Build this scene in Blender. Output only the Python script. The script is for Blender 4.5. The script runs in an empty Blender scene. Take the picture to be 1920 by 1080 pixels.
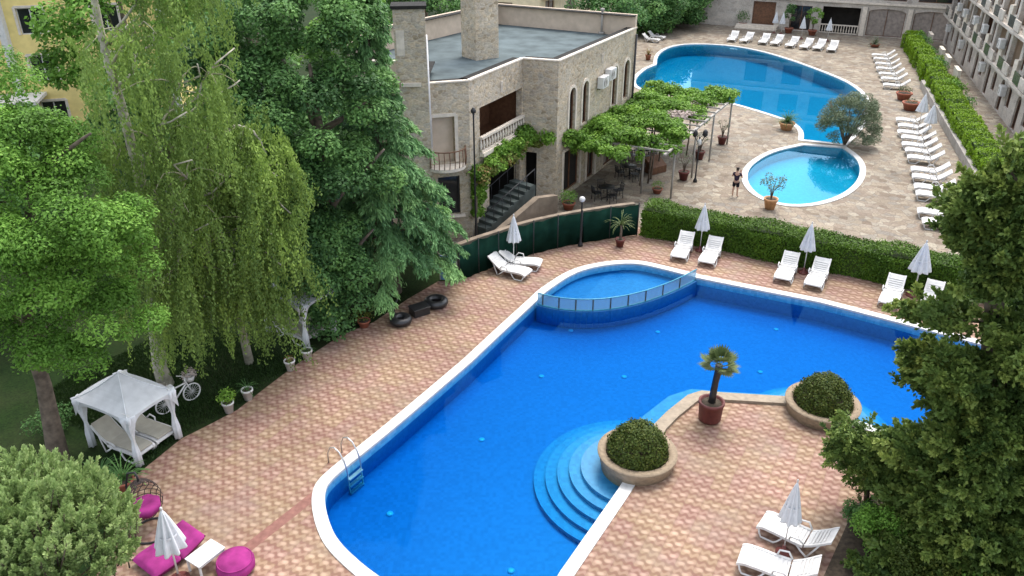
import bpy, bmesh, math, random
import numpy as np
from mathutils import Vector, Matrix
from mathutils.geometry import tessellate_polygon

sc = bpy.context.scene
R = math.radians
random.seed(7)
rng = np.random.default_rng(11)

# ------------------------------------------------------------------ camera
FPX, PITCH, CAMH = 1500.0, 27.17, 16.5        # focal length in 1920-px units, pitch down, height above the deck
cam = bpy.data.objects.new('camera', bpy.data.cameras.new('camera'))
sc.collection.objects.link(cam)
cam.data.sensor_width = 36.0
cam.data.lens = FPX / 1920 * 36.0
cam.data.clip_start = 0.3
cam.data.clip_end = 2000
cam.location = (0, 0, CAMH)
cam.rotation_euler = (R(90 - PITCH), 0, 0)
sc.camera = cam

# ------------------------------------------------------------------ light
SUN_EL, SUN_AZ = 64.0, 24.0                  # azimuth clockwise from +Y
w = bpy.data.worlds.new('World'); sc.world = w; w.use_nodes = True
nt = w.node_tree
sky = nt.nodes.new('ShaderNodeTexSky'); sky.sky_type = 'NISHITA'; sky.sun_disc = False
sky.sun_elevation = R(SUN_EL); sky.sun_rotation = R(SUN_AZ)
sky.dust_density = 3.0; sky.ozone_density = 1.0
bg = nt.nodes['Background']; bg.inputs['Strength'].default_value = 0.15
hs = nt.nodes.new('ShaderNodeHueSaturation'); hs.inputs['Saturation'].default_value = 0.42   # thin overcast: a paler sky
nt.links.new(sky.outputs[0], hs.inputs['Color']); nt.links.new(hs.outputs[0], bg.inputs[0])
sun = bpy.data.objects.new('sun', bpy.data.lights.new('sun', 'SUN'))
sc.collection.objects.link(sun)
sun.data.energy = 0.6; sun.data.angle = R(18); sun.data.color = (1.0, 0.94, 0.86)
_sd = Vector((math.sin(R(SUN_AZ)) * math.cos(R(SUN_EL)), math.cos(R(SUN_AZ)) * math.cos(R(SUN_EL)), math.sin(R(SUN_EL))))
sun.rotation_euler = (-_sd).to_track_quat('-Z', 'Y').to_euler()
sun.location = _sd * 60
sc.view_settings.view_transform = 'Standard'
sc.view_settings.look = 'None'
sc.view_settings.exposure = 1.7
sc.view_settings.gamma = 1.0
sc.cycles.max_bounces = 8
sc.cycles.diffuse_bounces = 3
sc.cycles.glossy_bounces = 3
sc.cycles.transmission_bounces = 4
sc.cycles.transparent_max_bounces = 12
sc.cycles.volume_bounces = 0
sc.cycles.use_denoising = True
sc.cycles.use_adaptive_sampling = True

# ------------------------------------------------------------------ pixel <-> world
_p = R(PITCH)
_F = Vector((0, math.cos(_p), -math.sin(_p))); _X = Vector((1, 0, 0)); _U = Vector((0, math.sin(_p), math.cos(_p)))
def ray(x, y): return _F + _X * ((x - 960) / FPX) - _U * ((y - 540) / FPX)
def G(x, y, z=0.0):
    d = ray(x, y); return Vector((0, 0, CAMH)) + d * ((z - CAMH) / d.z)
def P(x, y, Y):
    d = ray(x, y); return Vector((0, 0, CAMH)) + d * (Y / d.y)
def g2(x, y, z=0.0):
    v = G(x, y, z); return (v.x, v.y)

# ------------------------------------------------------------------ node helpers and materials
def newmat(name):
    m = bpy.data.materials.new(name); m.use_nodes = True
    t = m.node_tree; b = t.nodes['Principled BSDF']
    return m, t, b
def N(t, typ, **kw):
    n = t.nodes.new(typ)
    for k, v in kw.items():
        if k.startswith('i_'): n.inputs[int(k[2:]) if k[2:].isdigit() else k[2:]].default_value = v
        else: setattr(n, k, v)
    return n
def L(t, a, b): t.links.new(a, b)
def ramp(t, stops, fac=None, interp='LINEAR'):
    n = t.nodes.new('ShaderNodeValToRGB'); cr = n.color_ramp; cr.interpolation = interp
    while len(cr.elements) < len(stops): cr.elements.new(0.5)
    for e, (p, c) in zip(cr.elements, stops): e.position = p; e.color = (*c, 1)
    if fac is not None: L(t, fac, n.inputs[0])
    return n
def coords(t, scale=(1, 1, 1), rot=0.0):
    tc = N(t, 'ShaderNodeTexCoord'); mp = N(t, 'ShaderNodeMapping')
    mp.inputs['Scale'].default_value = scale; mp.inputs['Rotation'].default_value = (0, 0, rot)
    L(t, tc.outputs['Object'], mp.inputs[0]); return mp.outputs[0]
def bump(t, b, h, s=0.3, d=0.02):
    n = N(t, 'ShaderNodeBump'); n.inputs['Strength'].default_value = s; n.inputs['Distance'].default_value = d
    L(t, h, n.inputs['Height']); L(t, n.outputs[0], b.inputs['Normal'])
def plain(name, c, rough=0.6, var=0.12, scale=6.0, spec=0.4, metal=0.0):
    m, t, b = newmat(name)
    v = coords(t); n = N(t, 'ShaderNodeTexNoise'); n.inputs['Scale'].default_value = scale; n.inputs['Detail'].default_value = 4
    L(t, v, n.inputs['Vector'])
    lo = tuple(max(0, x * (1 - var)) for x in c); hi = tuple(min(1, x * (1 + var)) for x in c)
    r = ramp(t, [(0.3, lo), (0.7, hi)], n.outputs[0]); L(t, r.outputs[0], b.inputs['Base Color'])
    b.inputs['Roughness'].default_value = rough; b.inputs['Specular IOR Level'].default_value = spec; b.inputs['Metallic'].default_value = metal
    return m
def leafmat(name, c0, c1, c2, trans=0.32, rough=0.6):
    m, t, b = newmat(name)
    a = N(t, 'ShaderNodeAttribute', attribute_name='tint')
    r = ramp(t, [(0.0, c0), (0.5, c1), (1.0, c2)], a.outputs['Fac'])
    L(t, r.outputs[0], b.inputs['Base Color']); b.inputs['Roughness'].default_value = rough; b.inputs['Specular IOR Level'].default_value = 0.25
    tr = N(t, 'ShaderNodeBsdfTranslucent'); L(t, r.outputs[0], tr.inputs[0])
    mx = N(t, 'ShaderNodeMixShader'); mx.inputs[0].default_value = trans
    L(t, b.outputs[0], mx.inputs[1]); L(t, tr.outputs[0], mx.inputs[2])
    L(t, mx.outputs[0], t.nodes['Material Output'].inputs[0])
    return m
def stonemat(name, cols, scale=2.2, mortar=(0.42, 0.37, 0.30), bscale=0.4, flat=False):
    m, t, b = newmat(name)
    v = coords(t, (1, 1, 1) if flat else (1, 1, 1.7))
    dn = N(t, 'ShaderNodeTexNoise'); dn.inputs['Scale'].default_value = 3.0; L(t, v, dn.inputs['Vector'])
    mixv = N(t, 'ShaderNodeVectorMath', operation='MULTIPLY_ADD'); mixv.inputs[1].default_value = (0.18,) * 3
    L(t, dn.outputs['Color'], mixv.inputs[0]); L(t, v, mixv.inputs[2])
    vo = N(t, 'ShaderNodeTexVoronoi'); vo.inputs['Scale'].default_value = scale; L(t, mixv.outputs[0], vo.inputs['Vector'])
    ve = N(t, 'ShaderNodeTexVoronoi', feature='DISTANCE_TO_EDGE'); ve.inputs['Scale'].default_value = scale; L(t, mixv.outputs[0], ve.inputs['Vector'])
    sep = N(t, 'ShaderNodeSeparateColor'); L(t, vo.outputs['Color'], sep.inputs[0])
    k = len(cols) - 1
    r = ramp(t, [(i / k, c) for i, c in enumerate(cols)], sep.outputs[0])
    n2 = N(t, 'ShaderNodeTexNoise'); n2.inputs['Scale'].default_value = 9; n2.inputs['Detail'].default_value = 6; L(t, v, n2.inputs['Vector'])
    n3 = N(t, 'ShaderNodeTexNoise'); n3.inputs['Scale'].default_value = 0.35; n3.inputs['Detail'].default_value = 3; L(t, v, n3.inputs['Vector'])
    mul = N(t, 'ShaderNodeMix', data_type='RGBA', blend_type='OVERLAY'); mul.inputs[0].default_value = 0.55
    L(t, r.outputs[0], mul.inputs[6]); L(t, n2.outputs[0], mul.inputs[7])
    mu3 = N(t, 'ShaderNodeMix', data_type='RGBA', blend_type='OVERLAY'); mu3.inputs[0].default_value = 0.45
    L(t, mul.outputs[2], mu3.inputs[6]); L(t, n3.outputs[0], mu3.inputs[7])
    er = ramp(t, [(0.0, (1, 1, 1)), (0.05, (0, 0, 0))], ve.outputs['Distance'])
    mm = N(t, 'ShaderNodeMix', data_type='RGBA'); L(t, er.outputs[0], mm.inputs[0]); L(t, mu3.outputs[2], mm.inputs[6]); mm.inputs[7].default_value = (*mortar, 1)
    L(t, mm.outputs[2], b.inputs['Base Color']); b.inputs['Roughness'].default_value = 0.85; b.inputs['Specular IOR Level'].default_value = 0.2
    bump(t, b, ve.outputs['Distance'], bscale, 0.05)
    return m
def mosaic(name, c0, c1, scale=9.0):
    m, t, b = newmat(name)
    v = coords(t); vo = N(t, 'ShaderNodeTexVoronoi', distance='CHEBYCHEV'); vo.inputs['Scale'].default_value = scale; vo.inputs['Randomness'].default_value = 0.0
    L(t, v, vo.inputs['Vector']); sep = N(t, 'ShaderNodeSeparateColor'); L(t, vo.outputs['Color'], sep.inputs[0])
    n = N(t, 'ShaderNodeTexNoise'); n.inputs['Scale'].default_value = 0.25; n.inputs['Detail'].default_value = 4; L(t, v, n.inputs['Vector'])
    ad = N(t, 'ShaderNodeMath', operation='MULTIPLY_ADD'); ad.inputs[1].default_value = 0.55; L(t, sep.outputs[0], ad.inputs[0])
    m2 = N(t, 'ShaderNodeMath', operation='MULTIPLY'); m2.inputs[1].default_value = 0.5; L(t, n.outputs[0], m2.inputs[0]); L(t, m2.outputs[0], ad.inputs[2])
    r = ramp(t, [(0.0, c0), (1.0, c1)], ad.outputs[0]); L(t, r.outputs[0], b.inputs['Base Color']); b.inputs['Roughness'].default_value = 0.35
    return m
def watermat(name, absorb, density, rough=0.015, bumpd=0.01, bs=0.7, refl=(0.06, 0.20, 0.28)):
    m, t, b = newmat(name); t.nodes.remove(b)
    out = t.nodes['Material Output']
    tr = N(t, 'ShaderNodeBsdfTransparent'); gl = N(t, 'ShaderNodeBsdfGlossy'); gl.inputs['Color'].default_value = (*refl, 1); gl.inputs['Roughness'].default_value = rough
    fr = N(t, 'ShaderNodeFresnel'); fr.inputs['IOR'].default_value = 1.33
    v = coords(t); n = N(t, 'ShaderNodeTexNoise'); n.inputs['Scale'].default_value = bs; n.inputs['Detail'].default_value = 3; L(t, v, n.inputs['Vector'])
    bp = N(t, 'ShaderNodeBump'); bp.inputs['Strength'].default_value = 0.12; bp.inputs['Distance'].default_value = bumpd; L(t, n.outputs[0], bp.inputs['Height'])
    L(t, bp.outputs[0], gl.inputs['Normal']); L(t, bp.outputs[0], fr.inputs['Normal'])
    mx = N(t, 'ShaderNodeMixShader'); ge = N(t, 'ShaderNodeNewGeometry'); ib = N(t, 'ShaderNodeMath', operation='SUBTRACT'); ib.inputs[0].default_value = 1.0; L(t, ge.outputs['Backfacing'], ib.inputs[1])
    ff = N(t, 'ShaderNodeMath', operation='MULTIPLY'); L(t, fr.outputs[0], ff.inputs[0]); L(t, ib.outputs[0], ff.inputs[1])   # no total reflection from below: light passes out freely
    L(t, ff.outputs[0], mx.inputs[0]); L(t, tr.outputs[0], mx.inputs[1]); L(t, gl.outputs[0], mx.inputs[2])
    L(t, mx.outputs[0], out.inputs['Surface'])
    va = N(t, 'ShaderNodeVolumeAbsorption'); va.inputs['Color'].default_value = (*absorb, 1); va.inputs['Density'].default_value = density
    L(t, va.outputs[0], out.inputs['Volume'])
    return m

M = {}
def paver_mat():
    m, t, b = newmat('interlocking_pavers')
    v = coords(t, rot=R(28.0)); sx = N(t, 'ShaderNodeSeparateXYZ'); L(t, v, sx.inputs[0])
    def mth(op, a, bb=None, c=None):
        n = N(t, 'ShaderNodeMath', operation=op)
        for i, x in enumerate((a, bb, c)):
            if x is None: continue
            if isinstance(x, (int, float)): n.inputs[i].default_value = x
            else: L(t, x, n.inputs[i])
        return n.outputs[0]
    P_ = 0.5
    wob = N(t, 'ShaderNodeTexNoise'); wob.inputs['Scale'].default_value = 2.0; L(t, v, wob.inputs['Vector'])
    uu = mth('DIVIDE', sx.outputs[0], P_); vv = mth('DIVIDE', sx.outputs[1], P_)
    wsx = N(t, 'ShaderNodeSeparateColor'); L(t, wob.outputs['Color'], wsx.inputs[0])
    uu = mth('ADD', uu, mth('MULTIPLY', wsx.outputs[0], .14)); vv = mth('ADD', vv, mth('MULTIPLY', wsx.outputs[1], .14))
    fu = mth('FRACT', uu); fv = mth('FRACT', vv); cu = mth('FLOOR', uu); cv = mth('FLOOR', vv)
    def spotf(cx, cy):
        du = mth('ABSOLUTE', mth('SUBTRACT', fu, cx)); dv = mth('ABSOLUTE', mth('SUBTRACT', fv, cy))
        e = mth('SQRT', mth('ADD', mth('MULTIPLY', mth('MULTIPLY', du, du), .8), mth('MULTIPLY', mth('MULTIPLY', dv, dv), 1.7)))
        return ramp(t, [(0.04, (1, 1, 1)), (0.29, (0, 0, 0))], e, 'EASE').outputs[0]
    sp = mth('MAXIMUM', spotf(.25, .36), spotf(.74, .64))
    cell = N(t, 'ShaderNodeCombineXYZ'); L(t, cu, cell.inputs[0]); L(t, cv, cell.inputs[1])
    wn = N(t, 'ShaderNodeTexWhiteNoise'); L(t, cell.outputs[0], wn.inputs['Vector'])
    n1 = N(t, 'ShaderNodeTexNoise'); n1.inputs['Scale'].default_value = 0.33; n1.inputs['Detail'].default_value = 3; L(t, v, n1.inputs['Vector'])
    n2 = N(t, 'ShaderNodeTexNoise'); n2.inputs['Scale'].default_value = 0.8; n2.inputs['Detail'].default_value = 5; L(t, v, n2.inputs['Vector'])
    pat = mth('ADD', mth('MULTIPLY', n2.outputs[0], .9), mth('MULTIPLY', mth('SUBTRACT', wn.outputs['Value'], .5), .35))
    wave = mth('MULTIPLY', mth('SINE', mth('MULTIPLY', uu, 12.566)), .10)
    fw = mth('FRACT', mth('ADD', mth('MULTIPLY', mth('ADD', vv, wave), 2.0), .03))
    band = ramp(t, [(0.14, (1, 1, 1)), (0.36, (0, 0, 0))], mth('ABSOLUTE', mth('SUBTRACT', fw, .5)), 'EASE').outputs[0]
    dark = ramp(t, [(0.28, (0.189, 0.097, 0.074)), (0.45, (0.193, 0.109, 0.074)), (0.62, (0.198, 0.121, 0.075))], pat)
    base = ramp(t, [(0.28, (0.262, 0.161, 0.124)), (0.45, (0.267, 0.175, 0.120)), (0.62, (0.267, 0.186, 0.118))], pat)
    lite = ramp(t, [(0.28, (0.391, 0.265, 0.210)), (0.45, (0.400, 0.281, 0.207)), (0.62, (0.391, 0.285, 0.198))], pat)
    bx_ = N(t, 'ShaderNodeMix', data_type='RGBA'); L(t, band, bx_.inputs[0]); L(t, dark.outputs[0], bx_.inputs[6]); L(t, base.outputs[0], bx_.inputs[7])
    mx = N(t, 'ShaderNodeMix', data_type='RGBA'); sf = mth('MULTIPLY', sp, mth('ADD', .45, mth('MULTIPLY', n2.outputs[0], .85))); L(t, sf, mx.inputs[0]); L(t, bx_.outputs[2], mx.inputs[6]); L(t, lite.outputs[0], mx.inputs[7])
    ov = N(t, 'ShaderNodeMix', data_type='RGBA', blend_type='OVERLAY'); ov.inputs[0].default_value = 0.45; L(t, mx.outputs[2], ov.inputs[6]); L(t, n1.outputs[0], ov.inputs[7])
    du2 = mth('ABSOLUTE', mth('SUBTRACT', mth('FRACT', mth('MULTIPLY', uu, 2.0)), .5)); dv2 = mth('ABSOLUTE', mth('SUBTRACT', mth('FRACT', mth('ADD', mth('MULTIPLY', vv, 2.0), mth('MULTIPLY', mth('SINE', mth('MULTIPLY', uu, 12.566)), .12))), .5))
    jr = ramp(t, [(0.42, (0, 0, 0)), (0.49, (1, 1, 1))], mth('MAXIMUM', du2, dv2))
    jm = N(t, 'ShaderNodeMix', data_type='RGBA'); jf = N(t, 'ShaderNodeMath', operation='MULTIPLY'); jf.inputs[1].default_value = 0.30; L(t, jr.outputs[0], jf.inputs[0]); L(t, jf.outputs[0], jm.inputs[0])
    L(t, ov.outputs[2], jm.inputs[6]); jm.inputs[7].default_value = (0.15, 0.10, 0.075, 1)
    st = N(t, 'ShaderNodeTexNoise'); st.inputs['Scale'].default_value = 0.55; st.inputs['Detail'].default_value = 8; st.inputs['Roughness'].default_value = .7; L(t, v, st.inputs['Vector'])
    sr = ramp(t, [(0.50, (0, 0, 0)), (0.72, (1, 1, 1))], st.outputs[0]); sm = N(t, 'ShaderNodeMix', data_type='RGBA'); sq = mth('MULTIPLY', sr.outputs[0], .45); L(t, sq, sm.inputs[0]); L(t, jm.outputs[2], sm.inputs[6]); sm.inputs[7].default_value = (0.26, 0.215, 0.18, 1); jm = sm
    L(t, jm.outputs[2], b.inputs['Base Color']); b.inputs['Roughness'].default_value = 0.8; b.inputs['Specular IOR Level'].default_value = 0.25
    return m
M['paver'] = paver_mat()
M['plaza'] = stonemat('plaza_stone', [(0.150, 0.115, 0.085), (0.255, 0.215, 0.160), (0.190, 0.150, 0.115), (0.300, 0.265, 0.205), (0.175, 0.155, 0.130)], 2.2, (0.15, 0.125, 0.10), 0.15, True)
M['stone'] = stonemat('rubble_stone', [(0.31, 0.25, 0.17), (0.46, 0.38, 0.27), (0.40, 0.36, 0.29), (0.54, 0.44, 0.31), (0.36, 0.31, 0.24), (0.49, 0.43, 0.34)], 4.0, (0.50, 0.44, 0.35), 0.6)
M['palestone'] = stonemat('pale_stone', [(0.42, 0.37, 0.32), (0.50, 0.45, 0.39), (0.45, 0.41, 0.36), (0.37, 0.33, 0.29)], 1.6, (0.5, 0.46, 0.41), 0.2)
M['planter'] = plain('planter_sandstone', (0.26, 0.20, 0.135), 0.85, 0.2, 9)
M['trim'] = plain('pale_trim', (0.62, 0.55, 0.46), 0.8, 0.15, 4)
M['roof'] = plain('grey_roof_felt', (0.095, 0.118, 0.122), 0.9, 0.3, 0.9, 0.08)
M['roofdark'] = plain('dark_flashing', (0.025, 0.024, 0.022), 0.8, 0.2, 3, 0.08)
M['plaster'] = plain('beige_plaster', (0.53, 0.43, 0.33), 0.9, 0.12, 2)
M['cream'] = plain('cream_plaster', (0.72, 0.62, 0.42), 0.9, 0.1, 2)
M['yellow'] = plain('yellow_plaster', (0.78, 0.62, 0.24), 0.9, 0.1, 2)
M['coping'] = plain('white_coping', (0.52, 0.52, 0.505), 0.6, 0.12, 5)
M['sandcope'] = plain('sandstone_coping', (0.28, 0.23, 0.17), 0.8, 0.18, 6)
M['basin'] = mosaic('pool_mosaic', (0.010, 0.095, 0.26), (0.026, 0.15, 0.37))
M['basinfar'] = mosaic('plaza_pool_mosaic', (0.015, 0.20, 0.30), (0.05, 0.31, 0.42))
M['basinstep'] = mosaic('step_mosaic', (0.015, 0.115, 0.255), (0.04, 0.20, 0.37), 8.0)
M['tileband'] = mosaic('waterline_mosaic', (0.06, 0.27, 0.46), (0.24, 0.52, 0.70), 7.0)
M['water'] = watermat('pool_water', (0.0, 0.80, 0.97), 1.7)
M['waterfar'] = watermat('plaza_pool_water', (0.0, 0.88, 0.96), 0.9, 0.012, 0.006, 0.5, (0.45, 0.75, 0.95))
M['white'] = plain('white_plastic', (0.60, 0.59, 0.57), 0.45, 0.10, 5, 0.5)
M['fabric'] = plain('white_canvas', (0.62, 0.635, 0.65), 0.9, 0.09, 4, 0.1)
M['creamcloth'] = plain('cream_cushion', (0.40, 0.37, 0.30), 0.9, 0.1, 4, 0.1)
M['greycanvas'] = plain('grey_white_canvas', (0.50, 0.51, 0.515), 0.9, 0.10, 3, 0.1)
M['steel'] = plain('brushed_steel', (0.6, 0.6, 0.6), 0.3, 0.05, 20, 0.5, 0.9)
M['black'] = plain('black_metal', (0.02, 0.02, 0.022), 0.5, 0.2, 8)
M['rubber'] = plain('black_rubber', (0.015, 0.015, 0.016), 0.4, 0.3, 5, 0.6)
M['wood'] = plain('brown_wood', (0.13, 0.06, 0.03), 0.6, 0.3, 5)
M['darkglass'] = plain('dark_glass', (0.02, 0.022, 0.024), 0.08, 0.3, 2, 0.6)
M['curtain'] = plain('curtain_behind_glass', (0.26, 0.22, 0.19), 0.7, 0.25, 3)
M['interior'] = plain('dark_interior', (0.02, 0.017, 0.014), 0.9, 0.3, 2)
M['terracotta'] = plain('terracotta', (0.30, 0.10, 0.06), 0.8, 0.2, 6)
M['orangepot'] = plain('pale_terracotta', (0.55, 0.30, 0.15), 0.8, 0.15, 6)
M['maroon'] = plain('maroon_pot', (0.13, 0.035, 0.03), 0.6, 0.2, 6)
M['soil'] = plain('soil', (0.06, 0.045, 0.03), 0.95, 0.4, 8)
M['pink'] = plain('magenta_fabric', (0.27, 0.03, 0.16), 0.9, 0.35, 2.2, 0.15)
M['net'] = plain('green_windbreak', (0.006, 0.023, 0.016), 0.98, 0.35, 1.5, 0.02)
M['bluepanel'] = plain('blue_panel', (0.10, 0.20, 0.36), 0.6, 0.3, 6)
M['bark'] = plain('brown_bark', (0.13, 0.10, 0.075), 0.9, 0.4, 5)
M['birchbark'] = plain('pale_birch_bark', (0.40, 0.37, 0.29), 0.85, 0.4, 4)
M['twig'] = plain('pale_twig', (0.30, 0.28, 0.18), 0.85, 0.3, 4)
M['rattan'] = plain('dark_rattan', (0.05, 0.035, 0.03), 0.7, 0.3, 9)
M['tarp'] = plain('grey_green_stone', (0.065, 0.08, 0.074), 0.6, 0.45, 1.8)
M['concrete'] = plain('grey_concrete', (0.30, 0.28, 0.25), 0.9, 0.2, 2)
M['brownstone'] = plain('brown_stone', (0.19, 0.15, 0.11), 0.9, 0.3, 2)
M['canopyglass'] = plain('green_balcony_glass', (0.045, 0.06, 0.055), 0.2, 0.3, 2, 0.6)
M['skin'] = plain('skin', (0.50, 0.30, 0.22), 0.6, 0.06, 8)
M['clothdark'] = plain('black_cloth', (0.015, 0.014, 0.02), 0.9, 0.3, 8, 0.1)
M['clothpurple'] = plain('dark_purple_cloth', (0.035, 0.025, 0.045), 0.9, 0.3, 8, 0.1)
M['hair'] = plain('dark_hair', (0.03, 0.02, 0.015), 0.6, 0.3, 20)
M['railglass'] = None
def rail_mat():
    m, t, b = newmat('blue_tinted_panel')
    tr = N(t, 'ShaderNodeBsdfTransparent'); tr.inputs[0].default_value = (0.75, 0.88, 0.95, 1)
    b.inputs['Base Color'].default_value = (0.30, 0.50, 0.62, 1); b.inputs['Roughness'].default_value = 0.25
    mx = N(t, 'ShaderNodeMixShader'); mx.inputs[0].default_value = 0.5
    L(t, tr.outputs[0], mx.inputs[1]); L(t, b.outputs[0], mx.inputs[2]); L(t, mx.outputs[0], t.nodes['Material Output'].inputs[0])
    return m
M['railglass'] = rail_mat()
def grass_mat():
    m, t, b = newmat('lawn'); v = coords(t)
    n = N(t, 'ShaderNodeTexNoise'); n.inputs['Scale'].default_value = 14; n.inputs['Detail'].default_value = 6; L(t, v, n.inputs['Vector'])
    n2 = N(t, 'ShaderNodeTexNoise'); n2.inputs['Scale'].default_value = 0.5; n2.inputs['Detail'].default_value = 3; L(t, v, n2.inputs['Vector'])
    r = ramp(t, [(0.3, (0.006, 0.013, 0.004)), (0.7, (0.024, 0.05, 0.010))], n.outputs[0])
    r2 = ramp(t, [(0.4, (0.008, 0.018, 0.005)), (0.7, (0.035, 0.034, 0.018))], n2.outputs[0])
    mx = N(t, 'ShaderNodeMix', data_type='RGBA'); mx.inputs[0].default_value = 0.4; L(t, r.outputs[0], mx.inputs[6]); L(t, r2.outputs[0], mx.inputs[7])
    L(t, mx.outputs[2], b.inputs['Base Color']); b.inputs['Roughness'].default_value = 0.95; b.inputs['Specular IOR Level'].default_value = 0.1
    return m
M['lawn'] = grass_mat()
M['redpaver'] = plain('red_pavers', (0.215, 0.105, 0.085), 0.85, 0.2, 6, 0.2)
M['leaf_bright'] = leafmat('bright_green_leaves', (0.075, 0.163, 0.022), (0.150, 0.312, 0.044), (0.250, 0.450, 0.075))
M['leaf_dark'] = leafmat('dark_green_leaves', (0.039, 0.098, 0.029), (0.098, 0.215, 0.058), (0.195, 0.364, 0.098))
M['leaf_birch'] = leafmat('birch_leaves', (0.085, 0.14, 0.03), (0.175, 0.27, 0.06), (0.30, 0.43, 0.09), 0.3)
M['leaf_cedar'] = leafmat('cedar_needles', (0.058, 0.143, 0.052), (0.124, 0.260, 0.091), (0.247, 0.429, 0.143), 0.15)
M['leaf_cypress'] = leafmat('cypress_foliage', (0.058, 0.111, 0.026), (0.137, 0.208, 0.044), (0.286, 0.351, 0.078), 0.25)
M['leaf_maple'] = leafmat('pale_maple_leaves', (0.16, 0.24, 0.075), (0.29, 0.40, 0.14), (0.44, 0.54, 0.23), 0.3)
M['leaf_hedge'] = leafmat('hedge_leaves', (0.026, 0.065, 0.003), (0.055, 0.12, 0.005), (0.10, 0.18, 0.010), 0.15)
M['leaf_lime'] = leafmat('lime_hedge_leaves', (0.08, 0.16, 0.004), (0.15, 0.27, 0.006), (0.22, 0.36, 0.012), 0.2)
M['leaf_box'] = leafmat('box_leaves', (0.03, 0.055, 0.007), (0.062, 0.09, 0.012), (0.12, 0.13, 0.022), 0.12)
M['leaf_vine'] = leafmat('vine_leaves', (0.065, 0.14, 0.018), (0.13, 0.26, 0.03), (0.24, 0.40, 0.06), 0.35)
M['leaf_vinered'] = leafmat('rust_tinged_vine', (0.10, 0.13, 0.02), (0.13, 0.16, 0.03), (0.26, 0.13, 0.05), 0.3)
M['leaf_olive'] = leafmat('olive_leaves', (0.08, 0.11, 0.055), (0.14, 0.18, 0.10), (0.23, 0.28, 0.17), 0.15)
M['leaf_palm'] = leafmat('palm_leaves', (0.05, 0.085, 0.03), (0.11, 0.15, 0.05), (0.19, 0.21, 0.08), 0.2)
M['blossom'] = leafmat('pale_blossom', (0.40, 0.33, 0.30), (0.50, 0.42, 0.38), (0.6, 0.5, 0.46), 0.3)
M['blades'] = leafmat('grass_blades', (0.012, 0.026, 0.006), (0.022, 0.05, 0.010), (0.04, 0.08, 0.016), 0.2)

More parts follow.
